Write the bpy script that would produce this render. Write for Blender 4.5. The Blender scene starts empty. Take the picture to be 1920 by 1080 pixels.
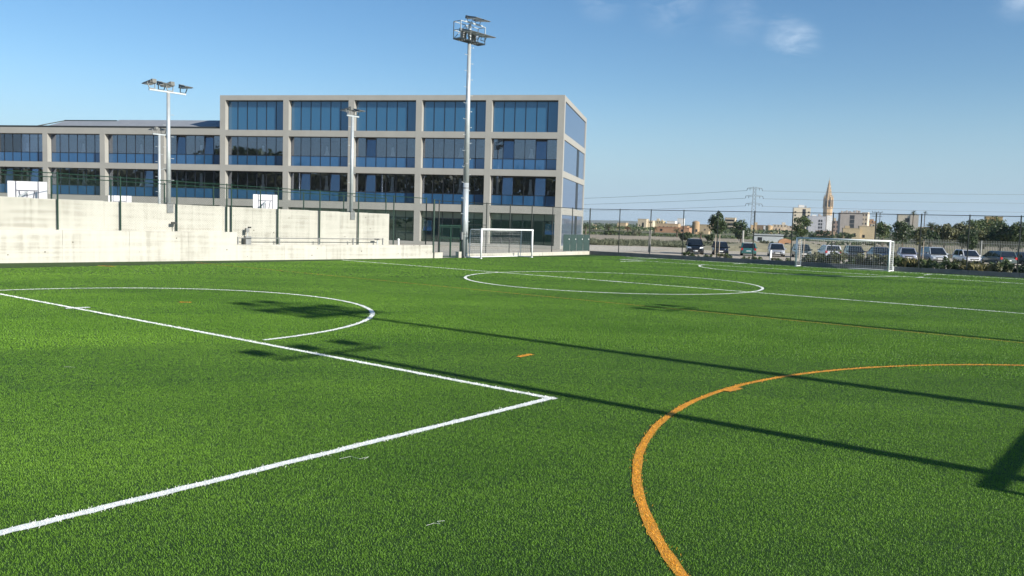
import bpy, bmesh, math, random
import numpy as np
from mathutils import Vector, Matrix, noise

random.seed(7)
rng = np.random.default_rng(7)
R = math.radians
sc = bpy.context.scene
COL = sc.collection

# ------------------------------------------------------------------ camera
cam_d = bpy.data.cameras.new('camera')
cam_d.sensor_width = 36.0
cam_d.lens = 29.66
cam_d.clip_start = 0.05
cam_d.clip_end = 12000
cam = bpy.data.objects.new('camera', cam_d)
COL.objects.link(cam)
_p, _r = R(4.503), R(1.684)
_f = Vector((0, math.cos(_p), -math.sin(_p)))
_u = Vector((0, math.sin(_p), math.cos(_p)))
_x = Vector((1, 0, 0))
cr = _x * math.cos(_r) + _u * math.sin(_r)
cu = -_x * math.sin(_r) + _u * math.cos(_r)
m = Matrix.Identity(4)
for i in range(3):
    m[i][0], m[i][1], m[i][2] = cr[i], cu[i], -_f[i]
m[2][3] = 2.499
cam.matrix_world = m
sc.camera = cam

# ------------------------------------------------------------------ world sky and sun
SUN_EL = R(25.0)
SUN_H = Vector((0.785, -0.62, 0)).normalized()      # horizontal direction towards the sun
world = bpy.data.worlds.new('World')
sc.world = world
world.use_nodes = True
nt = world.node_tree
for n in list(nt.nodes):
    nt.nodes.remove(n)


def nd(t, kind, **kw):
    n = t.nodes.new(kind)
    for k, v in kw.items():
        if k.startswith('i_'):
            n.inputs[k[2:].replace('_', ' ')].default_value = v
        else:
            setattr(n, k, v)
    return n


out = nd(nt, 'ShaderNodeOutputWorld')
bg = nd(nt, 'ShaderNodeBackground')
bg.inputs['Strength'].default_value = 0.074
sky = nd(nt, 'ShaderNodeTexSky', sky_type='NISHITA', sun_disc=False)
sky.sun_elevation = SUN_EL
sky.sun_rotation = math.atan2(SUN_H.x, SUN_H.y)
sky.altitude = 50
sky.air_density = 1.0
sky.dust_density = 0.35
sky.ozone_density = 3.0
hsv = nd(nt, 'ShaderNodeHueSaturation')
hsv.inputs['Saturation'].default_value = 1.2
hsv.inputs['Value'].default_value = 1.16
nt.links.new(sky.outputs[0], hsv.inputs['Color'])
# pale blue-grey air towards the horizon, the same all round
tch = nd(nt, 'ShaderNodeTexCoord')
sep = nd(nt, 'ShaderNodeSeparateXYZ')
nt.links.new(tch.outputs['Generated'], sep.inputs[0])
hz = nd(nt, 'ShaderNodeMapRange', interpolation_type='SMOOTHSTEP')
hz.inputs['From Min'].default_value = -0.02
hz.inputs['From Max'].default_value = 0.17
hz.inputs['To Min'].default_value = 0.93
hz.inputs['To Max'].default_value = 0.0
nt.links.new(sep.outputs['Z'], hz.inputs['Value'])
hmix = nd(nt, 'ShaderNodeMixRGB')
hmix.inputs['Color2'].default_value = (3.05, 4.7, 6.5, 1)
nt.links.new(hz.outputs[0], hmix.inputs['Fac'])
nt.links.new(hsv.outputs[0], hmix.inputs['Color1'])
# thin cirrus wisps high in the sky
tc = nd(nt, 'ShaderNodeTexCoord')
mp = nd(nt, 'ShaderNodeMapping')
mp.inputs['Scale'].default_value = (9, 9, 26)
mp.inputs['Rotation'].default_value = (0.15, 0.35, 0.2)
nt.links.new(tc.outputs['Generated'], mp.inputs['Vector'])
nz = nd(nt, 'ShaderNodeTexNoise')
nz.inputs['Scale'].default_value = 1.5
nz.inputs['Detail'].default_value = 7
nz.inputs['Roughness'].default_value = 0.62
nz.inputs['Distortion'].default_value = 0.5
nt.links.new(mp.outputs[0], nz.inputs['Vector'])
ramp = nd(nt, 'ShaderNodeMapRange')
ramp.inputs['From Min'].default_value = 0.40
ramp.inputs['From Max'].default_value = 0.72
nt.links.new(nz.outputs['Fac'], ramp.inputs['Value'])
prev = None
for d, rad, st in (((.302, .931, .201), .030, 1.0), ((.290, .936, .208), .036, .5), ((.24, .944, .232), .045, .25), ((.167, .955, .253), .05, .45), ((.092, .964, .258), .04, .4), ((.490, .838, .246), .045, .9)):
    dv = Vector(d).normalized()
    ds = nd(nt, 'ShaderNodeVectorMath', operation='DISTANCE')
    ds.inputs[1].default_value = dv
    nt.links.new(tc.outputs['Generated'], ds.inputs[0])
    mr = nd(nt, 'ShaderNodeMapRange', interpolation_type='SMOOTHSTEP')
    mr.inputs['From Min'].default_value = 0.0
    mr.inputs['From Max'].default_value = rad
    mr.inputs['To Min'].default_value = st
    mr.inputs['To Max'].default_value = 0
    nt.links.new(ds.outputs['Value'], mr.inputs['Value'])
    if prev is None:
        prev = mr.outputs[0]
    else:
        a = nd(nt, 'ShaderNodeMath', operation='MAXIMUM')
        nt.links.new(prev, a.inputs[0])
        nt.links.new(mr.outputs[0], a.inputs[1])
        prev = a.outputs[0]
mul = nd(nt, 'ShaderNodeMath', operation='MULTIPLY')
nt.links.new(prev, mul.inputs[0])
nt.links.new(ramp.outputs[0], mul.inputs[1])
mul2 = nd(nt, 'ShaderNodeMath', operation='MULTIPLY')
mul2.inputs[1].default_value = 0.75
nt.links.new(mul.outputs[0], mul2.inputs[0])
mix = nd(nt, 'ShaderNodeMixRGB')
mix.inputs['Color2'].default_value = (8.0, 9.0, 10.2, 1)
nt.links.new(mul2.outputs[0], mix.inputs['Fac'])
nt.links.new(hmix.outputs[0], mix.inputs['Color1'])
nt.links.new(mix.outputs[0], bg.inputs['Color'])
nt.links.new(bg.outputs[0], out.inputs['Surface'])

sun_d = bpy.data.lights.new('sun', 'SUN')
sun_d.energy = 5.0
sun_d.angle = R(0.5)
sun_d.color = (1.0, 0.945, 0.85)
sun = bpy.data.objects.new('sun', sun_d)
COL.objects.link(sun)
sun_dir = SUN_H * math.cos(SUN_EL) + Vector((0, 0, math.sin(SUN_EL)))
sun.rotation_euler = sun_dir.to_track_quat('Z', 'Y').to_euler()
sun.location = sun_dir * 200

sc.view_settings.view_transform = 'Standard'
sc.view_settings.look = 'None'
sc.view_settings.gamma = 1
sc.view_settings.use_curve_mapping = False
sc.view_settings.exposure = 0.62
sc.render.engine = 'CYCLES'
sc.cycles.max_bounces = 8
sc.cycles.transparent_max_bounces = 16
sc.cycles.use_adaptive_sampling = True
sc.cycles.adaptive_threshold = 0.01
sc.cycles.use_denoising = True


# ------------------------------------------------------------------ materials
def new_mat(name):
    mt = bpy.data.materials.new(name)
    mt.use_nodes = True
    t = mt.node_tree
    b = t.nodes['Principled BSDF']
    return mt, t, b


def mat(name, col, rough=0.7, metal=0.0, spec=0.5, var=0.0, vscale=3.0, bump=0.0, bscale=40.0, coat=0.0, detail=5):
    """plain coloured surface with fine procedural variation"""
    mt, t, b = new_mat(name)
    b.inputs['Roughness'].default_value = rough
    b.inputs['Metallic'].default_value = metal
    b.inputs['Specular IOR Level'].default_value = spec
    b.inputs['Coat Weight'].default_value = coat
    b.inputs['Base Color'].default_value = (*col, 1)
    if var > 0:
        g = nd(t, 'ShaderNodeNewGeometry')
        n = nd(t, 'ShaderNodeTexNoise')
        n.inputs['Scale'].default_value = vscale
        n.inputs['Detail'].default_value = detail
        n.inputs['Roughness'].default_value = 0.65
        t.links.new(g.outputs['Position'], n.inputs['Vector'])
        cr_ = nd(t, 'ShaderNodeValToRGB')
        cr_.color_ramp.elements[0].position = 0.3
        cr_.color_ramp.elements[1].position = 0.7
        cr_.color_ramp.elements[0].color = (*[c * (1 - var) for c in col], 1)
        cr_.color_ramp.elements[1].color = (*[min(1, c * (1 + var * .6)) for c in col], 1)
        t.links.new(n.outputs['Fac'], cr_.inputs['Fac'])
        t.links.new(cr_.outputs[0], b.inputs['Base Color'])
    if bump > 0:
        g2 = nd(t, 'ShaderNodeNewGeometry')
        n2 = nd(t, 'ShaderNodeTexNoise')
        n2.inputs['Scale'].default_value = bscale
        n2.inputs['Detail'].default_value = 4
        t.links.new(g2.outputs['Position'], n2.inputs['Vector'])
        bp = nd(t, 'ShaderNodeBump')
        bp.inputs['Strength'].default_value = bump
        bp.inputs['Distance'].default_value = 0.02
        t.links.new(n2.outputs['Fac'], bp.inputs['Height'])
        t.links.new(bp.outputs[0], b.inputs['Normal'])
    return mt


def ramp_node(t, stops):
    r = nd(t, 'ShaderNodeValToRGB')
    e = r.color_ramp.elements
    while len(e) > 1:
        e.remove(e[-1])
    e[0].position = stops[0][0]
    e[0].color = (*stops[0][1], 1)
    for p_, c_ in stops[1:]:
        k = e.new(p_)
        k.color = (*c_, 1)
    return r


def concrete_mat(name, base, stain):
    """cast concrete: cloudy tone, horizontal board bands, vertical run-off streaks, pin holes"""
    mt, t, b = new_mat(name)
    b.inputs['Roughness'].default_value = 0.85
    g = nd(t, 'ShaderNodeNewGeometry')
    n1 = nd(t, 'ShaderNodeTexNoise')
    n1.inputs['Scale'].default_value = 0.55
    n1.inputs['Detail'].default_value = 8
    n1.inputs['Roughness'].default_value = 0.7
    t.links.new(g.outputs['Position'], n1.inputs['Vector'])
    mp_ = nd(t, 'ShaderNodeMapping')
    mp_.inputs['Scale'].default_value = (2.6, 2.6, 0.22)
    t.links.new(g.outputs['Position'], mp_.inputs['Vector'])
    n2 = nd(t, 'ShaderNodeTexNoise')
    n2.inputs['Scale'].default_value = 1.6
    n2.inputs['Detail'].default_value = 6
    t.links.new(mp_.outputs[0], n2.inputs['Vector'])
    mp3 = nd(t, 'ShaderNodeMapping')
    mp3.inputs['Scale'].default_value = (0.25, 0.25, 6)
    t.links.new(g.outputs['Position'], mp3.inputs['Vector'])
    n3 = nd(t, 'ShaderNodeTexNoise')
    n3.inputs['Scale'].default_value = 1.0
    n3.inputs['Detail'].default_value = 3
    t.links.new(mp3.outputs[0], n3.inputs['Vector'])
    ad = nd(t, 'ShaderNodeMath', operation='ADD')
    t.links.new(n1.outputs['Fac'], ad.inputs[0])
    t.links.new(n2.outputs['Fac'], ad.inputs[1])
    ad2 = nd(t, 'ShaderNodeMath', operation='ADD')
    t.links.new(ad.outputs[0], ad2.inputs[0])
    t.links.new(n3.outputs['Fac'], ad2.inputs[1])
    dv = nd(t, 'ShaderNodeMath', operation='DIVIDE')
    dv.inputs[1].default_value = 3
    t.links.new(ad2.outputs[0], dv.inputs[0])
    r = ramp_node(t, [(0.40, stain), (0.48, tuple((a * .3 + c * .7) for a, c in zip(stain, base))), (0.56, base)])
    t.links.new(dv.outputs[0], r.inputs['Fac'])
    vo = nd(t, 'ShaderNodeTexVoronoi')
    vo.inputs['Scale'].default_value = 1.7
    t.links.new(g.outputs['Position'], vo.inputs['Vector'])
    lt = nd(t, 'ShaderNodeMath', operation='LESS_THAN')
    lt.inputs[1].default_value = 0.06
    t.links.new(vo.outputs['Distance'], lt.inputs[0])
    mx = nd(t, 'ShaderNodeMixRGB')
    mx.inputs['Color2'].default_value = (.10, .09, .07, 1)
    t.links.new(lt.outputs[0], mx.inputs['Fac'])
    t.links.new(r.outputs[0], mx.inputs['Color1'])
    t.links.new(mx.outputs[0], b.inputs['Base Color'])
    n4 = nd(t, 'ShaderNodeTexNoise')
    n4.inputs['Scale'].default_value = 18
    n4.inputs['Detail'].default_value = 5
    t.links.new(g.outputs['Position'], n4.inputs['Vector'])
    bp = nd(t, 'ShaderNodeBump')
    bp.inputs['Strength'].default_value = 0.25
    bp.inputs['Distance'].default_value = 0.02
    t.links.new(n4.outputs['Fac'], bp.inputs['Height'])
    t.links.new(bp.outputs[0], b.inputs['Normal'])
    return mt


def grass_color(t, dark, light, big=0.22):
    """world-position tone patches for turf: returns a colour socket"""
    g = nd(t, 'ShaderNodeNewGeometry')
    n1 = nd(t, 'ShaderNodeTexNoise')
    n1.inputs['Scale'].default_value = big
    n1.inputs['Detail'].default_value = 6
    n1.inputs['Roughness'].default_value = 0.62
    mp_ = nd(t, 'ShaderNodeMapping')
    mp_.inputs['Rotation'].default_value = (0, 0, R(38))
    mp_.inputs['Scale'].default_value = (0.75, 1.5, 1)
    t.links.new(g.outputs['Position'], mp_.inputs['Vector'])
    t.links.new(mp_.outputs[0], n1.inputs['Vector'])
    r = ramp_node(t, [(0.30, dark), (0.52, tuple((a + c) / 2 for a, c in zip(dark, light))), (0.72, light)])
    t.links.new(n1.outputs['Fac'], r.inputs['Fac'])
    return g, r.outputs[0]


def turf_mat():
    mt, t, b = new_mat('artificial_turf')
    b.inputs['Roughness'].default_value = 0.75
    b.inputs['Specular IOR Level'].default_value = 0.25
    g, c = grass_color(t, TURF_D, TURF_L)
    n = nd(t, 'ShaderNodeTexNoise')
    n.inputs['Scale'].default_value = 38
    n.inputs['Detail'].default_value = 3
    n.inputs['Roughness'].default_value = 0.8
    t.links.new(g.outputs['Position'], n.inputs['Vector'])
    r = ramp_node(t, [(0.32, (.45, .47, .45)), (0.55, (1, 1, 1)), (0.72, (1.55, 1.5, 1.35))])
    t.links.new(n.outputs['Fac'], r.inputs['Fac'])
    mx = nd(t, 'ShaderNodeMixRGB', blend_type='MULTIPLY')
    mx.inputs['Fac'].default_value = 1
    t.links.new(c, mx.inputs['Color1'])
    t.links.new(r.outputs[0], mx.inputs['Color2'])
    t.links.new(mx.outputs[0], b.inputs['Base Color'])
    bp = nd(t, 'ShaderNodeBump')
    bp.inputs['Strength'].default_value = 0.9
    bp.inputs['Distance'].default_value = 0.035
    t.links.new(n.outputs['Fac'], bp.inputs['Height'])
    t.links.new(bp.outputs[0], b.inputs['Normal'])
    b.inputs['Sheen Weight'].default_value = 0.0
    return mt


def blade_mat(name, dark, light, patch=True):
    mt, t, b = new_mat(name)
    b.inputs['Roughness'].default_value = 0.5
    b.inputs['Specular IOR Level'].default_value = 0.35
    g, c = grass_color(t, dark, light)
    r = nd(t, 'ShaderNodeMapRange')
    r.inputs['To Min'].default_value = 0.72
    r.inputs['To Max'].default_value = 1.30
    t.links.new(g.outputs['Random Per Island'], r.inputs['Value'])
    mx = nd(t, 'ShaderNodeVectorMath', operation='SCALE')
    t.links.new(c, mx.inputs[0])
    t.links.new(r.outputs[0], mx.inputs['Scale'])
    t.links.new(mx.outputs[0], b.inputs['Base Color'])
    tr = nd(t, 'ShaderNodeBsdfTranslucent')
    t.links.new(mx.outputs[0], tr.inputs['Color'])
    ms = nd(t, 'ShaderNodeMixShader')
    ms.inputs['Fac'].default_value = 0.25
    t.links.new(b.outputs[0], ms.inputs[1])
    t.links.new(tr.outputs[0], ms.inputs[2])
    t.links.new(ms.outputs[0], t.nodes['Material Output'].inputs['Surface'])
    return mt


def leaf_mat(name, dark, light):
    mt, t, b = new_mat(name)
    b.inputs['Roughness'].default_value = 0.55
    g = nd(t, 'ShaderNodeNewGeometry')
    r = ramp_node(t, [(0.0, dark), (0.6, tuple((a + c) / 2 for a, c in zip(dark, light))), (1.0, light)])
    t.links.new(g.outputs['Random Per Island'], r.inputs['Fac'])
    t.links.new(r.outputs[0], b.inputs['Base Color'])
    tr = nd(t, 'ShaderNodeBsdfTranslucent')
    t.links.new(r.outputs[0], tr.inputs['Color'])
    ms = nd(t, 'ShaderNodeMixShader')
    ms.inputs['Fac'].default_value = 0.2
    t.links.new(b.outputs[0], ms.inputs[1])
    t.links.new(tr.outputs[0], ms.inputs[2])
    t.links.new(ms.outputs[0], t.nodes['Material Output'].inputs['Surface'])
    return mt


def glass_mat(name, tint, refl, fac, rough=0.015):
    """tinted see-through pane with mirror-like outer face"""
    mt, t, b = new_mat(name)
    t.nodes.remove(b)
    tr = nd(t, 'ShaderNodeBsdfTransparent')
    tr.inputs['Color'].default_value = (*tint, 1)
    gl = nd(t, 'ShaderNodeBsdfGlossy')
    gl.inputs['Color'].default_value = (*refl, 1)
    gl.inputs['Roughness'].default_value = rough
    fr = nd(t, 'ShaderNodeFresnel')
    fr.inputs['IOR'].default_value = 1.5
    ad = nd(t, 'ShaderNodeMath', operation='ADD', use_clamp=True)
    ad.inputs[1].default_value = fac
    t.links.new(fr.outputs[0], ad.inputs[0])
    ms = nd(t, 'ShaderNodeMixShader')
    t.links.new(ad.outputs[0], ms.inputs['Fac'])
    t.links.new(tr.outputs[0], ms.inputs[1])
    t.links.new(gl.outputs[0], ms.inputs[2])
    t.links.new(ms.outputs[0], t.nodes['Material Output'].inputs['Surface'])
    return mt


def enamel_mat(name, col, refl, fac):
    """opaque back-painted glass: colour under a mirror-like face"""
    mt, t, b = new_mat(name)
    b.inputs['Base Color'].default_value = (*col, 1)
    b.inputs['Roughness'].default_value = 0.4
    gl = nd(t, 'ShaderNodeBsdfGlossy')
    gl.inputs['Color'].default_value = (*refl, 1)
    gl.inputs['Roughness'].default_value = 0.03
    ms = nd(t, 'ShaderNodeMixShader')
    ms.inputs['Fac'].default_value = fac
    t.links.new(b.outputs[0], ms.inputs[1])
    t.links.new(gl.outputs[0], ms.inputs[2])
    t.links.new(ms.outputs[0], t.nodes['Material Output'].inputs['Surface'])
    return mt


TURF_D = (.020, .055, .008)
TURF_L = (.045, .105, .015)
M = {}
M['turf'] = turf_mat()
M['blade'] = blade_mat('turf_blade', (.082, .196, .017), (.170, .330, .032))
M['white_line'] = mat('white_turf_line', (.78, .80, .76), .7, var=.15, vscale=30)
M['white_blade'] = mat('white_turf_blade', (.84, .86, .82), .6, var=.12, vscale=60)
M['orange_line'] = mat('orange_turf_line', (.62, .27, .025), .7, var=.25, vscale=30)
M['orange_blade'] = mat('orange_turf_blade', (.74, .36, .014), .6, var=.3, vscale=60)
M['concrete'] = concrete_mat('cast_concrete', (.462, .452, .398), (.335, .325, .28))
M['concrete_kerb'] = concrete_mat('kerb_concrete', (.46, .445, .38), (.36, .34, .285))
M['kerb_dark'] = mat('kerb_grey_concrete', (.16, .165, .165), .85, var=.25, vscale=2, bump=.2)
M['frame_concrete'] = mat('taupe_facade_panel', (.300, .295, .268), .8, var=.07, vscale=.8, bump=.1, bscale=10)
M['green_metal'] = mat('dark_green_coated_steel', (.007, .034, .02), .45, var=.15)
M['dark_metal'] = mat('near_black_green_steel', (.010, .016, .014), .5, var=.2)
M['mesh_wire'] = mat('green_mesh_wire', (.02, .075, .045), .5)
M['galv'] = mat('galvanised_steel', (.47, .51, .52), .42, metal=.35, var=.12, vscale=4)
M['galv_dark'] = mat('weathered_steel', (.22, .23, .23), .55, metal=.4, var=.2, vscale=6)
M['lamp_body'] = mat('floodlight_housing', (.15, .155, .145), .55, metal=.3, var=.2)
M['lamp_glass'] = mat('floodlight_glass', (.72, .76, .80), .12, spec=.8)
M['white_paint'] = mat('white_goal_paint', (.82, .84, .83), .4, var=.04)
M['net'] = mat('white_net_cord', (.78, .80, .78), .8)
M['board_white'] = mat('white_backboard', (.80, .80, .82), .5, var=.03)
M['board_line'] = mat('backboard_marking', (.16, .16, .20), .6)
M['window_frame'] = mat('black_window_frame', (.012, .014, .018), .4, var=.1)
M['clear'] = glass_mat('window_glass', (.86, .88, .90), (.72, .77, .90), .15)
M['ground_glass'] = glass_mat('ground_floor_glass', (.82, .90, .86), (.75, .9, .85), .05)
M['teal'] = enamel_mat('teal_panel_glass', (.018, .085, .165), (.45, .62, .85), .16)
M['blue_panel'] = enamel_mat('blue_panel_glass', (.016, .075, .17), (.45, .60, .9), .15)
M['side_glass'] = enamel_mat('mirror_side_glass', (.09, .12, .18), (.70, .77, .90), .42)
M['curtain'] = mat('white_curtain', (.75, .75, .72), .9)
M['interior'] = mat('room_plaster', (.20, .195, .18), .9, var=.1)
M['interior_floor'] = mat('room_floor', (.18, .17, .16), .7)
M['roof_panel'] = mat('grey_roof_panel', (.25, .265, .285), .65, metal=.05, var=.12, vscale=1.2)
M['roof_edge'] = mat('dark_roof_edge', (.02, .024, .024), .6)
M['pavement'] = mat('pale_pavement', (.42, .385, .32), .9, var=.12, vscale=.5, bump=.1)
M['lot'] = mat('car_park_surface', (.44, .385, .30), .9, var=.18, vscale=.35)
M['soil'] = mat('reddish_planting_soil', (.17, .10, .07), .95, var=.35, vscale=2.5, bump=.5, bscale=8)
M['dry'] = mat('dry_field_earth', (.34, .285, .20), .95, var=.3, vscale=.08, detail=8, bump=.4, bscale=2)
M['verge'] = mat('scrubby_verge', (.13, .13, .06), .95, var=.5, vscale=.35, detail=8, bump=.8, bscale=3)
M['hill'] = mat('far_hill_scrub', (.075, .085, .055), .95, var=.3, vscale=.01)
M['bark'] = mat('bark', (.12, .09, .065), .9, var=.3, vscale=8)
M['bark_pale'] = mat('pale_stake_wood', (.42, .36, .28), .9, var=.2, vscale=8)
M['frosted'] = enamel_mat('frosted_green_glass', (.13, .16, .12), (.6, .7, .6), .08)  # opaque pale green imitates the lit ceiling seen through the upper panes
M['leaf_dark'] = leaf_mat('dark_leaf', (.018, .035, .012), (.07, .11, .035))
M['leaf_mid'] = leaf_mat('mid_green_leaf', (.03, .055, .015), (.12, .16, .05))
M['leaf_olive'] = leaf_mat('olive_leaf', (.05, .06, .02), (.17, .17, .07))
M['leaf_palm'] = leaf_mat('palm_leaf', (.03, .045, .015), (.14, .15, .055))
M['leaf_dry'] = leaf_mat('dry_grass_leaf', (.10, .09, .03), (.34, .30, .13))
M['leaf_brown'] = leaf_mat('brown_frond', (.10, .045, .02), (.26, .13, .05))
M['leaf_grey'] = leaf_mat('grey_green_leaf', (.07, .085, .05), (.24, .25, .16))
M['tyre'] = mat('tyre_rubber', (.012, .012, .012), .9)
M['rim'] = mat('alloy_rim', (.45, .45, .46), .35, metal=.7)
M['car_glass'] = mat('car_glass', (.012, .016, .022), .05, spec=.9)
M['head_lens'] = mat('headlight_lens', (.80, .82, .84), .08, spec=.9)
M['tail_lens'] = mat('tail_light_lens', (.45, .015, .015), .2, spec=.8)
M['plate'] = mat('white_number_plate', (.78, .78, .76), .5)
M['trim'] = mat('black_car_trim', (.02, .02, .022), .6)


# ------------------------------------------------------------------ mesh builder and object helpers
class MB:
    def __init__(s):
        s.v, s.f = [], []

    def add(s, vs, fs):
        o = len(s.v)
        s.v += [tuple(a) for a in vs]
        s.f += [tuple(i + o for i in f) for f in fs]
        return s

    def box(s, x0, x1, y0, y1, z0, z1):
        return s.add([(x0, y0, z0), (x1, y0, z0), (x1, y1, z0), (x0, y1, z0), (x0, y0, z1), (x1, y0, z1), (x1, y1, z1), (x0, y1, z1)],
                     [(0, 3, 2, 1), (4, 5, 6, 7), (0, 1, 5, 4), (1, 2, 6, 5), (2, 3, 7, 6), (3, 0, 4, 7)])

    def cbox(s, c, d, rot=None):
        vs = []
        for k in ((-1, -1, -1), (1, -1, -1), (1, 1, -1), (-1, 1, -1), (-1, -1, 1), (1, -1, 1), (1, 1, 1), (-1, 1, 1)):
            q = Vector((k[0] * d[0] / 2, k[1] * d[1] / 2, k[2] * d[2] / 2))
            if rot is not None:
                q = rot @ q
            vs.append(q + Vector(c))
        return s.add(vs, [(0, 3, 2, 1), (4, 5, 6, 7), (0, 1, 5, 4), (1, 2, 6, 5), (2, 3, 7, 6), (3, 0, 4, 7)])

    def tube(s, p0, p1, r0, r1=None, n=8, caps=True):
        r1 = r0 if r1 is None else r1
        p0, p1 = Vector(p0), Vector(p1)
        d = (p1 - p0).normalized()
        a = d.orthogonal().normalized()
        b = d.cross(a)
        vs = []
        for p, r in ((p0, r0), (p1, r1)):
            for i in range(n):
                t = 2 * math.pi * i / n
                vs.append(p + (a * math.cos(t) + b * math.sin(t)) * r)
        fs = [(i, (i + 1) % n, n + (i + 1) % n, n + i) for i in range(n)]
        if caps:
            fs += [tuple(range(n - 1, -1, -1)), tuple(range(n, 2 * n))]
        return s.add(vs, fs)

    def bar(s, p0, p1, w, h=None):
        """square section bar"""
        h = w if h is None else h
        p0, p1 = Vector(p0), Vector(p1)
        d = (p1 - p0).normalized()
        up = Vector((0, 0, 1)) if abs(d.z) < .95 else Vector((1, 0, 0))
        a = d.cross(up).normalized()
        b = a.cross(d).normalized()
        vs = []
        for p in (p0, p1):
            for sx, sy in ((-1, -1), (1, -1), (1, 1), (-1, 1)):
                vs.append(p + a * sx * w / 2 + b * sy * h / 2)
        return s.add(vs, [(0, 1, 2, 3), (7, 6, 5, 4), (0, 4, 5, 1), (1, 5, 6, 2), (2, 6, 7, 3), (3, 7, 4, 0)])

    def prism(s, poly, z0, z1):
        n = len(poly)
        vs = [(x, y, z0) for x, y in poly] + [(x, y, z1) for x, y in poly]
        return s.add(vs, [tuple(range(n - 1, -1, -1)), tuple(range(n, 2 * n))] + [(i, (i + 1) % n, n + (i + 1) % n, n + i) for i in range(n)])

    def lathe(s, prof, n=16, c=(0, 0)):
        o = len(s.v)
        for r, z in prof:
            for i in range(n):
                t = 2 * math.pi * i / n
                s.v.append((c[0] + r * math.cos(t), c[1] + r * math.sin(t), z))
        for k in range(len(prof) - 1):
            for i in range(n):
                s.f.append((o + k * n + i, o + k * n + (i + 1) % n, o + (k + 1) * n + (i + 1) % n, o + (k + 1) * n + i))
        s.f.append(tuple(o + i for i in range(n - 1, -1, -1)))
        s.f.append(tuple(o + (len(prof) - 1) * n + i for i in range(n)))
        return s

    def mesh(s, name, m, smooth=False):
        me = bpy.data.meshes.new(name)
        me.from_pydata(s.v, [], s.f)
        me.update()
        if m is not None:
            me.materials.append(M[m] if isinstance(m, str) else m)
        if smooth:
            me.polygons.foreach_set('use_smooth', [True] * len(me.polygons))
        return me

    def build(s, name, m, parent=None, smooth=False, loc=None, **kw):
        o = bpy.data.objects.new(name, s.mesh(name, m, smooth))
        COL.objects.link(o)
        if parent is not None:
            o.parent = parent
        if loc is not None:
            o.location = loc
        for k, v_ in kw.items():
            o[k] = v_
        return o


def thing(name, label, cat, loc=(0, 0, 0), rz=0.0, group=None):
    o = bpy.data.objects.new(name, None)
    o.empty_display_size = .3
    COL.objects.link(o)
    o.location = loc
    o.rotation_euler = (0, 0, rz)
    o['label'] = label
    o['category'] = cat
    if group:
        o['group'] = group
    return o


def tag(o, label=None, cat=None, group=None, kind=None):
    for k, v_ in (('label', label), ('category', cat), ('group', group), ('kind', kind)):
        if v_:
            o[k] = v_
    return o


def inst(name, mesh, parent=None, loc=(0, 0, 0), rz=0.0):
    o = bpy.data.objects.new(name, mesh)
    COL.objects.link(o)
    if parent is not None:
        o.parent = parent
    o.location = loc
    o.rotation_euler = (0, 0, rz)
    return o


def dup(root, loc, rz=0.0, label=None):
    """copy of a thing with its parts and their sub-parts"""
    r = root.copy()
    COL.objects.link(r)
    r.location = loc
    r.rotation_euler = (0, 0, rz)
    if label:
        r['label'] = label
    for ch in list(root.children):
        c = ch.copy()
        COL.objects.link(c)
        c.parent = r
        for g in list(ch.children):
            d = g.copy()
            COL.objects.link(d)
            d.parent = c
    return r


# ------------------------------------------------------------------ pitch frame
PA = R(-38.665)                                # direction of the halfway line
PU = Vector((math.cos(PA), math.sin(PA), 0))
PV = Vector((-math.sin(PA), math.cos(PA), 0))
PC = Vector((4.525, 36.988, 0))


def uv(a, b, z=0.0):
    q = PC + PU * a + PV * b
    return Vector((q.x, q.y, z))


WD = Vector((0.715, 0.699, 0)).normalized()    # along the concrete wall, going away
WN = Vector((-WD.y, WD.x, 0))                  # behind the wall
W0 = Vector((-22.66, 37.225, 0))
WA = math.atan2(WD.y, WD.x)


def wp(al, back=0.0, z=0.0):
    q = W0 + WD * al + WN * back
    return Vector((q.x, q.y, z))


K0 = Vector((-5.158, 54.336, 0))               # end of the wall, start of the low kerb
S0 = Vector((6.2, 69.0, 0))                    # corner of the pitch fence
KD = (S0 - K0).normalized()
KL = (S0 - K0).length
KN = Vector((-KD.y, KD.x, 0))
FA = R(-36.45)                                 # side fence direction
FD = Vector((math.cos(FA), math.sin(FA), 0))
FN = Vector((-FD.y, FD.x, 0))                  # outside of the side fence

# ------------------------------------------------------------------ ground, turf, pavements


def sheet(name, poly, z, m, kind='structure'):
    mb = MB()
    mb.add([(x, y, z) for x, y in poly], [tuple(range(len(poly)))])
    return tag(mb.build(name, m), kind=kind)


sheet('ground', [(-4000, -2500), (4500, -2500), (4500, 5200), (-4000, 5200)], -0.06, 'dry')
wl, fr = W0 - WD * 60, S0 + FD * 75
sheet('turf', [(wl.x, wl.y), (-60, -60), (90, -60), (fr.x, fr.y), (S0.x, S0.y), (K0.x, K0.y)], 0.0, 'turf')
a, b = wp(-60, .42), wp(24.5, .42)
k1 = K0 + KN * .2
c1 = S0 + FN * .25 + KN * .2
sheet('pavement', [(a.x, a.y), (k1.x, k1.y), (c1.x, c1.y), (17, 92), (14, 100), (-90, 122), (-140, 60)], -0.012, 'pavement')
e0, e1 = S0 + FN * .25, S0 + FD * 75 + FN * .25
sheet('planting_bed', [(e0.x, e0.y), (e1.x, e1.y), (e1.x + 5, e1.y + 6.6), (e0.x + 6, e0.y + 3.2)], -0.02, 'soil')
sheet('parking_lot', [(6.5, 69.4), (80, 18), (110, 66), (52, 84), (15, 104), (12, 101)], -0.03, 'lot')
sheet('verge', [(10, 104), (15, 104), (28, 96), (31, 112), (38, 136), (6, 138)], -0.026, 'verge')
sheet('scrub_ground', [(-20, 205), (140, 200), (260, 420), (-40, 420)], -0.04, 'verge')


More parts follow.
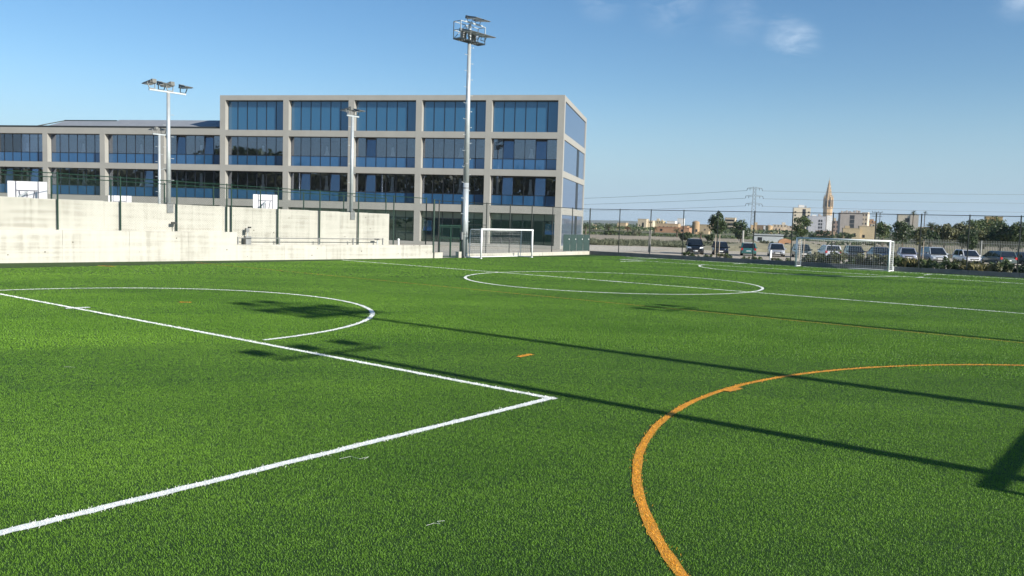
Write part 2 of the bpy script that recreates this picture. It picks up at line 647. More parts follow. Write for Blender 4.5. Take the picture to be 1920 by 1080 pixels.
# ------------------------------------------------------------------ pitch markings (turf of another colour)
LINES = []      # polylines kept to thin the green blades along them


def ribbon(name, pts, w, color, z=0.004, near=110.0, dens=4600, mask=True):
    """a line of coloured turf: flat base with its own upright fibres where it is close enough to see them"""
    if mask:
        LINES.append((np.array([(q.x, q.y) for q in pts]), w))
    mb = MB()
    vs, fs = [], []
    n = len(pts)
    fine = []
    for i in range(n - 1):
        a_, b_ = pts[i], pts[i + 1]
        L_ = (b_ - a_).length
        k = max(1, int(L_ / .12)) if min(a_.length, b_.length) < 30 else max(1, int(L_ / .5))
        for j in range(k):
            fine.append(a_.lerp(b_, j / k))
    fine.append(pts[-1])
    for i, q in enumerate(fine):
        d = (fine[min(i + 1, len(fine) - 1)] - fine[max(i - 1, 0)]).normalized()
        s_ = Vector((-d.y, d.x, 0))
        jl, jr = (random.uniform(-.09, .09), random.uniform(-.09, .09))
        vs += [q + s_ * w * (.5 + jl), q - s_ * w * (.5 + jr)]
    for i in range(len(fine) - 1):
        fs.append((2 * i + 1, 2 * i + 3, 2 * i + 2, 2 * i))
    mb.add([(q[0], q[1], z) for q in vs], fs)
    o = tag(mb.build(name, color + '_line'), kind='structure')
    bl = MB()
    for i in range(len(fine) - 1):
        a_, b_ = fine[i], fine[i + 1]
        dist = ((a_ + b_) / 2).length
        if dist > near:
            continue
        d = (b_ - a_)
        dd = d.normalized()
        s_ = Vector((-dd.y, dd.x, 0))
        fall = max(.05, min(1.0, (9.0 / max(dist, 1)) ** 1.25))
        cnt = d.length * w * dens * fall
        cnt = int(cnt) + (random.random() < cnt % 1)
        wd = min(.011, .0026 / fall ** .6)
        for _ in range(cnt):
            q = a_ + d * random.random() + s_ * random.gauss(0, .29) * w
            h = random.uniform(.010, .020)
            t = random.uniform(0, 6.28)
            dx, dy = math.cos(t) * wd, math.sin(t) * wd
            lx, ly = random.gauss(0, .008), random.gauss(0, .008)
            bl.add([(q.x - dx, q.y - dy, 0), (q.x + dx, q.y + dy, 0), (q.x + lx + dx * .4, q.y + ly + dy * .4, h), (q.x + lx - dx * .4, q.y + ly - dy * .4, h)], [(0, 1, 2, 3)])
    if bl.v:
        c = bl.build('line_fibre', color + '_blade', o)
        c['kind'] = 'stuff'
    return o


def arc(cu_, cv_, r, a0, a1, n=60):
    return [uv(cu_ + r * math.cos(R(a0 + (a1 - a0) * i / n)), cv_ + r * math.sin(R(a0 + (a1 - a0) * i / n))) for i in range(n + 1)]


LW = .115
ribbon('halfway_line', [uv(-18.4, .06), uv(26, .06)], LW, 'white')
ribbon('center_circle', arc(-.22, 0, 6.42, 0, 360, 96), LW, 'white', z=.008)
ribbon('center_mark', [uv(-.3, -.02), uv(.3, -.02)], .2, 'white', z=.012)
ribbon('penalty_area_front_line', [uv(-16, -22.12), uv(12.70, -22.05)], LW, 'white')
ribbon('penalty_area_side_line', [uv(12.63, -22.0), uv(12.63, -33)], LW, 'white', z=.008)
ribbon('penalty_arc', arc(-1.33, -21.9, 6.68, 1, 179, 70), LW, 'white', z=.008)
ribbon('penalty_mark', [uv(-2.22, -22.3), uv(-2.15, -21.75)], .17, 'white', z=.012)
ribbon('far_penalty_area_front_line', [uv(-12.2, 20.3), uv(14.5, 20.3)], LW, 'white')
ribbon('far_penalty_area_side_line', [uv(-12.2, 20.4), uv(-12.2, 25.6)], LW, 'white', z=.008)
ribbon('far_penalty_area_side_line', [uv(14.5, 20.4), uv(14.5, 25.6)], LW, 'white', z=.008)
ribbon('far_penalty_arc', arc(.5, 20.9, 6.1, 186, 354, 60), LW, 'white', z=.008)
ribbon('far_penalty_mark', [uv(7.6, 19.9), uv(7.75, 20.9)], .2, 'white', z=.012)
ribbon('goal_line', [uv(-15, 25.65), uv(20, 25.65)], LW, 'white')
ribbon('goal_area_mark', [uv(-5.17, 23.9), uv(-5.17, 25.5)], LW, 'white')
ribbon('goal_area_mark', [uv(7.17, 23.6), uv(7.17, 25.4)], LW, 'white')
ribbon('corner_mark', [uv(-10.5, 17.6), uv(-10.3, 20.3)], LW, 'white')
ribbon('orange_side_line', [uv(-19, -8.75), uv(24, -8.75)], .055, 'orange', z=.006, dens=700, mask=False)
ribbon('orange_goal_arc', arc(23.40, -19.69, 9.28, 100, 262, 110), .095, 'orange', z=.006)
ribbon('orange_penalty_mark', [uv(10.02, -19.52), uv(10.0, -19.08)], .12, 'orange', z=.006)
ribbon('orange_arc_mark', [uv(14.18, -19.66), uv(14.2, -19.25)], .17, 'orange', z=.010)
ribbon('orange_center_mark', [uv(-2.15, -19.3), uv(-1.9, -19.1)], .12, 'orange', z=.006)
ribbon('orange_corner_mark', [uv(-18.2, -14), uv(-17.4, -13.6)], .12, 'orange', z=.006)


# ------------------------------------------------------------------ turf fibres near the viewer
def turf_fibres():
    def tuft(nb, spread, wid, loc):
        tf = MB()
        for _ in range(nb):
            q = rng.uniform(-spread * 1.8, spread * 1.8, 2)
            h = rng.uniform(.009, .018)
            t = rng.uniform(0, 6.28)
            w_ = wid * rng.uniform(.7, 1.2)
            dx, dy = math.cos(t) * w_, math.sin(t) * w_
            l = rng.normal(0, .010, 2)
            tf.add([(q[0] - dx, q[1] - dy, -.002), (q[0] + dx, q[1] + dy, -.002), (q[0] + l[0] * .4 + dx * .8, q[1] + l[1] * .4 + dy * .8, h * .65), (q[0] + l[0] * .4 - dx * .8, q[1] + l[1] * .4 - dy * .8, h * .65),
                    (q[0] + l[0], q[1] + l[1], h)], [(0, 1, 2, 3), (3, 2, 4)])
        return tag(tf.build('grass_tuft', 'blade', loc=loc), kind='stuff')
    A = R(43)
    for nb, spread, wid, loc, rings in ((18, .030, .0017, (1.0, 6.5, 0), ((4.0, 7.5, 430), (7.5, 10, 430), (10, 13, 370), (13, 17, 270))),
                                        (18, .050, .0042, (-2.0, 19.0, 0), ((17, 22, 150), (22, 28, 110), (28, 36, 75))),
                                        (20, .085, .0085, (3.0, 48.0, 0), ((36, 48, 28), (48, 60, 20), (60, 84, 14)))):
        P = []
        for r0, r1, den in rings:
            st = 1 / math.sqrt(den)
            gx, gy = np.meshgrid(np.arange(-r1, r1, st), np.arange(0, r1, st))
            q = np.stack([gx.ravel(), gy.ravel()], 1) + rng.uniform(-.5, .5, (gx.size, 2)) * st
            rr, th = np.hypot(q[:, 0], q[:, 1]), np.arctan2(q[:, 0], q[:, 1])
            P.append(q[(rr >= r0) & (rr < r1) & (np.abs(th) < A)])
        scatter(tuft(nb, spread, wid, loc), np.concatenate(P), spread)


def scatter(proto, P, spread):
    keep = np.ones(len(P), bool)
    for pl, w_ in LINES:
        for i in range(len(pl) - 1):
            a_, b_ = pl[i], pl[i + 1]
            d = b_ - a_
            t = np.clip(((P - a_) @ d) / (d @ d), 0, 1)
            keep &= np.hypot(*(P - a_ - t[:, None] * d).T) > w_ * .5 + spread * .45
    for o_, n_ in ((W0, WN), (K0, KN), (S0, FN)):
        keep &= (P - np.array([o_.x, o_.y])) @ np.array([n_.x, n_.y]) < -.16
    P = P[keep]
    me = bpy.data.meshes.new('grass')
    me.from_pydata([(x, y, 0) for x, y in P], [], [])
    dist = np.hypot(P[:, 0], P[:, 1])
    sa = me.attributes.new('size', 'FLOAT', 'POINT')
    sa.data.foreach_set('value', rng.uniform(.8, 1.25, len(P)).astype(np.float32))
    ra = me.attributes.new('turn', 'FLOAT', 'POINT')
    ra.data.foreach_set('value', rng.uniform(0, 6.28, len(P)).astype(np.float32))
    o = bpy.data.objects.new('grass', me)
    COL.objects.link(o)
    tag(o, 'short green turf fibres standing on the pitch', kind='stuff')
    ng = bpy.data.node_groups.new('turf_scatter', 'GeometryNodeTree')
    ng.interface.new_socket('Geometry', in_out='INPUT', socket_type='NodeSocketGeometry')
    ng.interface.new_socket('Geometry', in_out='OUTPUT', socket_type='NodeSocketGeometry')
    gi, go = ng.nodes.new('NodeGroupInput'), ng.nodes.new('NodeGroupOutput')
    mtp = ng.nodes.new('GeometryNodeMeshToPoints')
    iop = ng.nodes.new('GeometryNodeInstanceOnPoints')
    oi = ng.nodes.new('GeometryNodeObjectInfo')
    oi.inputs['Object'].default_value = proto
    oi.inputs['As Instance'].default_value = True
    n1 = ng.nodes.new('GeometryNodeInputNamedAttribute')
    n1.data_type = 'FLOAT'
    n1.inputs['Name'].default_value = 'size'
    n2 = ng.nodes.new('GeometryNodeInputNamedAttribute')
    n2.data_type = 'FLOAT'
    n2.inputs['Name'].default_value = 'turn'
    cx = ng.nodes.new('ShaderNodeCombineXYZ')
    L_ = ng.links.new
    L_(gi.outputs[0], mtp.inputs['Mesh'])
    L_(mtp.outputs[0], iop.inputs['Points'])
    L_(oi.outputs['Geometry'], iop.inputs['Instance'])
    L_(n1.outputs['Attribute'], iop.inputs['Scale'])
    L_(n2.outputs['Attribute'], cx.inputs['Z'])
    L_(cx.outputs[0], iop.inputs['Rotation'])
    L_(iop.outputs[0], go.inputs[0])
    md = o.modifiers.new('scatter', 'NODES')
    md.node_group = ng


turf_fibres()

# scraps of white fibre left on the turf
for lb, pts in (('curled scrap of white fibre on the turf below the white side line', [(-1.72, 8.50), (-1.62, 8.60), (-1.52, 8.52), (-1.44, 8.60), (-1.47, 8.50)]),
                ('small curled scrap of white fibre near the bottom of the view', [(-.64, 6.68), (-.58, 6.74), (-.53, 6.72), (-.56, 6.78), (-.50, 6.80)]),
                ('thin straight scrap of white fibre inside the penalty area', [(-7.0, 13.1), (-6.9, 13.12), (-6.82, 13.09)])):
    mb = MB()
    for p_, q_ in zip(pts, pts[1:]):
        mb.tube((*p_, .018), (*q_, .019), .0009, n=4)
    tag(mb.build('fibre_scrap', 'white_blade'), lb, 'scrap')

# ------------------------------------------------------------------ concrete walls


def wall_panels(name, label, cat, joints, z0, ztops, y0, y1, m, gap=.005):
    """a wall laid along WD, cut into cast panels at its joints; local x along the wall"""
    t = thing(name, label, cat, (W0.x, W0.y, 0), WA)
    for i in range(len(joints) - 1):
        a_, b_ = joints[i] + gap, joints[i + 1] - gap
        mb = MB()
        zt = ztops[i]
        ins = .02
        mb.add([(a_, y0, z0), (b_, y0, z0), (b_, y1, z0), (a_, y1, z0),
                (a_, y0, zt - ins), (b_, y0, zt - ins), (b_, y1, zt), (a_, y1, zt), (a_, y0 + ins, zt), (b_, y0 + ins, zt)],
               [(0, 3, 2, 1), (0, 1, 5, 4), (4, 5, 9, 8), (8, 9, 6, 7), (2, 3, 7, 6), (1, 2, 6, 9, 5), (3, 0, 4, 8, 7)])
        mb.build('wall_panel', m, t)
    core = MB()
    core.box(joints[0], joints[-1], y0 + .012, y1 - .02, z0, min(ztops) - .03)
    core.build('wall_core', m, t)
    return t


lj = [-30, -25.2, -20.4, -16, -11.6, -7.2, -2.8, 2.55, 5.55, 8.46, 11.10, 13.9, 16.6, 19.4, 22.1, 24.48]
wall_panels('retaining_wall', 'low cream concrete wall along the turf edge, stepping down halfway', 'wall', lj, -.02, [1.50] * 9 + [.84] * 6 if False else [1.5 if x < 11 else .84 for x in lj[:-1]], 0.0, .40, 'concrete')
uj = [-30, -26, -22, -18, -14, -10, -6, -2, 1.47, 4.65, 7.24, 9.01, 10.69, 12.38, 14.09, 15.9, 18.0, 19.98, 21.57]
wall_panels('concrete_wall', 'taller cream concrete wall of cast panels standing behind the low wall', 'wall', uj, -.02, [2.95 - .0095 * (x + x2) / 2 for x, x2 in zip(uj, uj[1:])], .80, 1.05, 'concrete')
# ledge between the two walls
led = MB()
led.box(-30, 10.95, .40, .80, -.02, 1.46)
led.box(10.95, 21.57, .40, .80, -.02, .80)
t = thing('wall_ledge', 'narrow concrete ledge between the low wall and the tall wall', 'ledge', (W0.x, W0.y, 0), WA)
led.build('ledge_slab', 'concrete_kerb', t)

KA = math.atan2(KD.y, KD.x)
t = thing('low_kerb_wall', 'short pale concrete kerb wall below the green fence by the white goal', 'wall', (K0.x, K0.y, 0), KA)
for a_, b_, h in ((.03, .80, .37), (3.15, 5.9, .26), (5.93, 8.9, .26), (8.93, 11.9, .26), (11.93, 14.9, .26), (14.93, KL + .05, .27)):
    MB().box(a_, b_, -.12, .12, -.02, h).build('kerb_block', 'concrete_kerb', t)
t = thing('side_kerb', 'long dark grey concrete kerb below the side fence along the car park', 'kerb', (S0.x, S0.y, 0), FA)
x_ = .15
while x_ < 60:
    MB().box(x_, x_ + 2.735, -.12, .12, -.02, .30).build('kerb_block', 'kerb_dark', t)
    x_ += 2.749


# ------------------------------------------------------------------ fences
def mesh_wires(x0, x1, z0, z1, sp=.085, r=.0017):
    """diagonal chain-link wires in the local x-z plane"""
    mb = MB()
    H = z1 - z0
    step = sp * math.sqrt(2)
    for sgn in (1, -1):
        x = x0 - H
        while x < x1 + H:
            a_ = [x, z0] if sgn > 0 else [x, z1]
            # parametrise: x rises by H while z changes by H
            s0 = max(0, x0 - x)
            s1 = min(H, x1 - x)
            if s1 > s0 + .01:
                za = z0 + s0 if sgn > 0 else z1 - s0
                zb = z0 + s1 if sgn > 0 else z1 - s1
                y = .002 * sgn
                mb.tube((x + s0, y, za), (x + s1, y, zb), r, n=3, caps=False)
            x += step
    return mb


def fence(name, label, origin, ang, posts, ztop, base, rails, spans, m='dark_metal', post_r=.038, wire='mesh_wire', mid=()):
    t = thing(name, label, 'fence', (origin.x, origin.y, 0), ang)
    for x in posts:
        mb = MB()
        mb.tube((x, 0, base(x)), (x, 0, ztop(x) + .04), post_r, n=8)
        mb.tube((x, 0, ztop(x) + .04), (x, 0, ztop(x) + .07), post_r, post_r * .4, n=8)
        mb.build('post', m, t)
    for x0, x1, dz in rails:
        MB().tube((x0, 0, ztop(x0) - dz), (x1, 0, ztop(x1) - dz), .022, n=6).build('rail', m, t)
    for x0, x1, z in mid:
        MB().tube((x0, 0, z), (x1, 0, z), .022, n=6).build('rail', m, t)
    for x0, x1 in spans:
        c = mesh_wires(x0, x1, base((x0 + x1) / 2) + .03, ztop((x0 + x1) / 2) - .02).build('wire_mesh', wire, t)
        c['kind'] = 'stuff'
    return t


fp = [-28, -25.2, -22.4, -19.6, -16.8, -14, -11.2, -8.4, -5.6, -2.9, -.17, 2.56, 5.38, 8.16, 10.85]
fp2 = [11.11, 13.86, 16.54, 19.21, 21.82, 24.40]
fence('wall_fence', 'tall green mesh fence standing on the low wall ledge in front of the tall wall', wp(0, .68), WA, fp + fp2,
      lambda x: 4.12 - .0135 * max(0, x - 2.5), lambda x: 1.5 if x < 11 else .84,
      [(a_, b_, 0) for a_, b_ in zip(fp, fp[1:])] + [(10.85, 11.11, 0)] + [(a_, b_, 0) for a_, b_ in zip(fp2, fp2[1:])],
      [(fp[0], 10.85), (11.11, 24.4)], m='green_metal')
kp = [.50, 2.70, 5.32, 7.95, 10.58, 13.25, 15.96, 18.5]
fence('kerb_fence', 'green mesh fence on the pale kerb between the entrance gate and the fence corner', K0, KA, kp,
      lambda x: 3.69, lambda x: .25, [(0, .5, 0)] + [(a_, b_, 0) for a_, b_ in zip(kp, kp[1:])], [(2.7, 18.5)], m='dark_metal', mid=((2.7, 5.32, 2.2),))
# extra heavy corner posts by the gate
sp_ = [0.0] + [2.749 * k for k in range(1, 24)]
fence('side_fence', 'tall black mesh fence along the car park side of the pitch', S0, FA, sp_,
      lambda x: 3.70, lambda x: .28, [(a_, b_, 0) for a_, b_ in zip(sp_, sp_[1:])], [(.02, 38)], mid=((0, 2.749, 1.95), (2.749 * 5, 2.749 * 6, 2.0)))
cp = [-10.6, -7.9, -5.2, -2.5, .1, 2.84, 5.59, 8.3, 11.0, 13.8, 16.6, 19.4, 22.6]
fence('court_fence', 'green mesh fence round the ball courts behind the concrete walls', wp(0, 2.6), WA, cp,
      lambda x: 4.0 - .013 * max(0, x - 3), lambda x: 0, [(a_, b_, 0) for a_, b_ in zip(cp, cp[1:])], [(-10.6, 22.6)], m='green_metal')

# entrance gate in the kerb fence
t = thing('entrance_gate', 'green double leaf gate between the wall end and the tall floodlight mast', 'gate', (K0.x, K0.y, 0), KA)
for a_, b_ in ((.60, 1.62), (1.68, 2.62)):
    f_ = MB()
    for x in (a_, b_):
        f_.bar((x, 0, .04), (x, 0, 2.05), .05)
    for z in (.08, 1.30, 2.02):
        f_.bar((a_, 0, z), (b_, 0, z), .05)
    lf = f_.build('gate_leaf', 'green_metal', t)
    c = mesh_wires(a_ + .02, b_ - .02, .08, 2.0, sp=.07).build('wire_mesh', 'mesh_wire', lf)
    c['kind'] = 'stuff'
MB().bar((.5, 0, 2.12), (2.7, 0, 2.12), .07).build('gate_lintel', 'green_metal', t)
MB().tube((.02, .0, .36), (.02, .0, 3.78), .06, n=8).build('gate_post', 'green_metal', t)
MB().tube((2.78, .05, 0), (2.78, .05, 3.78), .06, n=8).build('gate_post', 'green_metal', t)

# dark privacy screen tied to the fence in the corner
t = thing('privacy_screen', 'dark green windscreen cloth tied low on the corner fence beside the building', 'screen', (K0.x, K0.y, 0), KA)
for i in range(4):
    x0 = 14.7 + i * .95
    MB().box(x0 + .02, x0 + .93, -.055 + .004 * (i % 2), -.045, .32, 1.62).build('screen_panel', mat('screen_cloth', (.022, .05, .045), .8, var=.2), t)
    MB().tube((x0 + .8, -.06, 1.25), (x0 + .8, -.07, 1.25), .045, n=10).build('tie_disc', 'plate', t)

# handrail on the lower ledge
t = thing('ledge_handrail', 'low grey steel handrail along the stepped down wall ledge', 'handrail', (wp(0, .3).x, wp(0, .3).y, 0), WA)
hp = [11.3, 13.75, 16.25, 18.6, 20.75]
for x in hp:
    MB().bar((x, 0, .84), (x, 0, 1.24), .06).build('rail_post', 'galv_dark', t)
for a_, b_ in zip(hp, hp[1:]):
    MB().tube((a_ + .03, 0, 1.19), (b_ - .03, 0, 1.19), .022, n=6).build('rail', 'galv_dark', t)
t = thing('electric_cabinet', 'grey metal cabinet with a small siren box above on the wall ledge', 'cabinet', wp(11.95, .5, .84), WA)
MB().box(-.16, .16, -.12, .12, 0, .44).build('cabinet_body', 'galv_dark', t)
MB().box(-.15, .15, -.135, -.122, .03, .41).build('cabinet_door', 'galv_dark', t)
MB().tube((0, 0, .44), (0, 0, .66), .025, n=6).build('riser_pipe', 'galv', t)
MB().box(-.11, .07, -.08, .08, .66, .88).build('siren_box', 'galv_dark', t)
MB().box(.03, .17, -.10, .04, .88, .96).build('lamp_head', 'dark_metal', t)
t = thing('spot_lamp', 'small black spot lamp on a short stand on the wall ledge', 'lamp', wp(8.0, .55, 1.46), WA)
MB().tube((0, 0, 0), (0, 0, .42), .02, n=6).build('stand', 'dark_metal', t)
MB().cbox((-.05, -.03, .46), (.26, .16, .11)).build('lamp_head', 'dark_metal', t)
MB().cbox((0, 0, .02), (.12, .12, .03)).build('base_plate', 'dark_metal', t)
t = thing('ledge_lamp', 'small grey lamp on a post at the end of the tall wall', 'lamp', wp(20.45, .45, .84), WA)
MB().tube((0, 0, 0), (0, 0, .30), .035, n=8).build('stand', 'galv', t)
MB().cbox((-.06, -.04, .34), (.30, .14, .08)).build('lamp_head', 'dark_metal', t)
t = thing('white_bollard', 'small white bollard standing beyond the end of the tall wall', 'bollard', wp(21.95, .3, .84), WA)
MB().lathe([(.055, 0), (.05, .24), (.035, .27)], 10).build('bollard_body', 'white_paint', t)
MB().lathe([(.06, .27), (.075, .33), (.05, .38), (.01, .4)], 10).build('bollard_head', 'white_paint', t)


# ------------------------------------------------------------------ floodlights
def lamp_meshes(w, d):
    """floodlight: wedge housing with visor plate, glass face and bracket; faces +x and down"""
    body = MB()
    body.add([(-.20, -w * .34, -.03), (d, -w / 2, .03), (d, w / 2, .03), (-.20, w * .34, -.03), (-.16, -w * .28, .13), (d - .05, -w * .47, .07), (d - .05, w * .47, .07), (-.16, w * .28, .13)],
             [(0, 3, 2, 1), (4, 5, 6, 7), (0, 1, 5, 4), (1, 2, 6, 5), (2, 3, 7, 6), (3, 0, 4, 7)])
    body.cbox((-.20, 0, .05), (.16, w * .45, .2))
    glass = MB()
    glass.add([(-.10, -w * .33, -.026), (d - .07, -w * .45, .012), (d - .07, w * .45, .012), (-.10, w * .33, -.026), (-.10, -w * .33, -.04), (d - .07, -w * .45, -.002), (d - .07, w * .45, -.002), (-.10, w * .33, -.04)],
              [(0, 1, 2, 3), (7, 6, 5, 4), (0, 4, 5, 1), (1, 5, 6, 2), (2, 6, 7, 3), (3, 7, 4, 0)])
    br = MB()
    for s_ in (-1, 1):
        br.bar((.05, s_ * w * .42, .03), (-.02, s_ * w * .30, -.27), .035)
    br.bar((-.02, -w * .30, -.27), (-.02, w * .30, -.27), .04)
    return body.mesh('floodlight', 'lamp_body'), glass.mesh('lamp_glass', 'lamp_glass'), br.mesh('bracket', 'galv_dark')


FL = lamp_meshes(.48, .56)
FLB = lamp_meshes(.64, .86)


def add_lamp(parent, loc, rz, tilt, kit):
    o = inst('floodlight', kit[0], parent, loc)
    o.rotation_euler = (0, tilt, rz)
    for nm, me in (('lamp_glass', kit[1]), ('bracket', kit[2])):
        inst(nm, me, o)
    return o


def t_pole(label, loc, h, rz, wall_foot=None, lamps=((-.88, 180), (-.36, 0), (.08, 180), (.82, 0)), r0=.118, r1=.085, arm=(-1.02, .95)):
    """lighting pole: local y runs along its cross arm"""
    t = thing('lighting_pole', label, 'floodlight pole', loc, rz, 'lighting poles with cross arms')
    MB().tube((0, 0, 0 if wall_foot is None else wall_foot - loc[2]), (0, 0, h - .05), r0, r1, n=12).build('pole', 'galv', t, smooth=True)
    MB().bar((0, arm[0], h), (0, arm[1], h), .085, .08).build('cross_arm', 'galv', t)
    z = 1.2 + (wall_foot or 0)
    k = 0
    rg = MB()
    rg.tube((0, -.14, 0), (0, -.30, 0), .014, n=5)
    rm = rg.mesh('rung', 'galv')
    while z < h - .6:
        inst('rung', rm, t, (0, 0, z), 0 if k % 2 else math.pi)
        z += .55
        k += 1
    for y, a_ in lamps:
        add_lamp(t, (0, y, h + .33), R(a_), R(6), FL)
    if wall_foot is not None:
        f = MB()
        f.cbox((0, -.0, wall_foot + .02), (.34, .34, .05))
        f.cbox((.15, 0, wall_foot - .22), (.04, .34, .50))
        f.cbox((.02, 0, wall_foot - .15), (.26, .16, .34))
        f.build('wall_bracket', 'galv_dark', t)
    return t


VA = PA                                         # local x along PU, local y along PV
p316 = wp(7.84, .93)
t_pole('pale steel lighting pole with four lamps on the left part of the tall wall', (p316.x, p316.y, 0), 8.53, VA, wall_foot=2.90)
p660 = wp(18.85, .93)
t_pole('pale steel lighting pole with two lamps on the right part of the tall wall', (p660.x, p660.y, 0), 8.50, VA, wall_foot=2.80, lamps=((-.28, 180), (.30, 0)), r0=.11, arm=(-.45, .48))
t_pole('slim lighting pole behind the courts, just left of the four lamp pole', (-26.4, 63.0, 0), 8.15, VA, lamps=((-.32, 180), (.32, 0)), arm=(-.5, .5))
t_pole('lighting pole at the left edge behind the walls, only its lamp tip showing', (-39.3, 63.0, 0), 8.95, VA, lamps=((-.32, 180), (.32, 0)), arm=(-.5, .5))
t_pole('lighting pole beside the pitch, outside the view, whose shadow crosses the orange arc', (11.4, 3.76, 0), 8.7, VA, lamps=((-1.05, 180), (.0, 180), (1.0, 180)), r0=.15, r1=.11, arm=(-1.2, 1.15))
t_pole('lighting pole beside the pitch, outside the view, whose shadow ends beyond the orange line', (19.9, 14.0, 0), 8.7, VA, lamps=((-1.05, 180), (-.3, 180), (.5, 180)), r0=.17, r1=.13, arm=(-1.2, .7))


def mast(label, loc, rz, h=14.2):
    """tall mast: local +x faces the pitch"""
    t = thing('floodlight_mast', label, 'floodlight mast', loc, rz, 'tall floodlight masts')
    MB().tube((0, 0, 0), (0, 0, h * .35), .235, .20, n=16).tube((0, 0, h * .35), (0, 0, h), .20, .115, n=16).build('pole', 'galv', t, smooth=True)
    f = MB().cbox((0, 0, .04), (.62, .62, .06))
    for sx in (-1, 1):
        for sy in (-1, 1):
            f.bar((sx * .12, sy * .12, .08), (sx * .27, sy * .27, .08), .04)
            f.tube((sx * .26, sy * .26, .05), (sx * .26, sy * .26, .14), .025, n=6)
    f.build('base_flange', 'galv_dark', t)
    for z in (1.55, 4.6, 6.2):
        MB().tube((0, 0, z), (0, 0, z + .07), .25 - z * .008, n=16).build('pole_band', 'galv_dark', t)
    MB().box(-.06, .06, -.36, -.20, 1.2, 1.7).build('switch_box', 'galv_dark', t)
    rg = MB().tube((0, -.12, 0), (0, -.40, 0), .016, n=5)
    rg.tube((0, -.40, 0), (0, -.40, .05), .016, n=5)
    rm = rg.mesh('rung', 'galv')
    z, k = 2.4, 0
    while z < h - .3:
        inst('rung', rm, t, (0, 0, z), 0 if k % 2 else math.pi)
        z += .52
        k += 1
    # service cage
    p = MB()
    for y in (-1.2, 1.2):
        p.bar((-.32, y, h), (.30, y, h), .05, .08)
    for x in (-.32, -.11, .09, .30):
        p.bar((x, -1.2, h), (x, 1.2, h), .05, .07)
    for i in range(9):
        p.bar((-.32, -1.15 + i * .29, h + .03), (.30, -1.15 + i * .29, h + .03), .05, .025)
    p.build('platform', 'galv_dark', t)
    c = MB()
    for x, y in ((-.32, -1.2), (-.32, 1.2), (.30, -1.2), (.30, 1.2), (-.32, 0)):
        c.bar((x, y, h), (x, y, h + 1.10), .05)
    for z in (h + .55, h + 1.10):
        c.bar((-.32, -1.2, z), (-.32, 1.2, z), .045)
        c.bar((.30, -1.2, z), (.30, 1.2, z), .045)
        for y in (-1.2, 1.2):
            c.bar((-.32, y, z), (.30, y, z), .045)
    c.bar((-.32, -1.2, h), (-.32, 0, h + 1.10), .035)
    c.bar((-.32, 1.2, h), (-.32, 0, h + 1.10), .035)
    c.build('cage_rail', 'galv', t)
    MB().tube((0, 0, h), (0, 0, h + 1.12), .10, n=10).build('mast_top', 'galv', t)
    MB().cbox((-.1, .45, h + .35), (.25, .4, .45)).build('ballast_box', 'galv_dark', t)
    MB().cbox((-.1, -.5, h + .35), (.25, .35, .4)).build('ballast_box', 'galv_dark', t)
    for y in (-.95, -.30, .35, 1.0):
        add_lamp(t, (.34, y, h + .47), 0, R(10), FLB)
    MB().bar((.25, -.75, h + 1.15), (.25, .95, h + 1.15), .08).build('lamp_bar', 'galv', t)
    for y in (-.30, .50):
        add_lamp(t, (.25, y, h + 1.42), 0, R(10), FLB)
    return t


mast1 = mast('tall grey floodlight mast beside the gate with a caged lamp platform', (-3.27, 56.55, 0), PA)
dup(mast1, (-24.9, 30.2, 0), PA, 'tall floodlight mast left of the view by the low concrete wall')
dup(mast1, (19.5, 2.65, 0), PA + math.pi, 'tall floodlight mast right of the view, shading the penalty arc')
dup(mast1, (41.6, 27.8, 0), PA + math.pi, 'tall floodlight mast right of the view, shading the far penalty area')
t = thing('mast_footing', 'small pale concrete block at the foot of the tall mast', 'footing', (-3.62, 56.12, 0), KA)
MB().box(-.14, .14, -.14, .14, 0, .40).build('footing_block', 'concrete_kerb', t)


# ------------------------------------------------------------------ goals
def net_patch(mb, c, n, m_, r=.0042, sag=0.0):
    """net cords over the quad c = [p00, p10, p11, p01]"""
    c = [Vector(x) for x in c]

    def P(s_, t_):
        q = c[0] * (1 - s_) * (1 - t_) + c[1] * s_ * (1 - t_) + c[2] * s_ * t_ + c[3] * (1 - s_) * t_
        q.z -= sag * 4 * s_ * (1 - s_) * (1 - abs(2 * t_ - 1))
        return q
    for i in range(n + 1):
        s_ = i / n
        for j in range(m_):
            mb.tube(P(s_, j / m_), P(s_, (j + 1) / m_), r, n=3, caps=False)
    for j in range(m_ + 1):
        for i in range(n):
            mb.tube(P(i / n, j / m_), P((i + 1) / n, j / m_), r, n=3, caps=False)


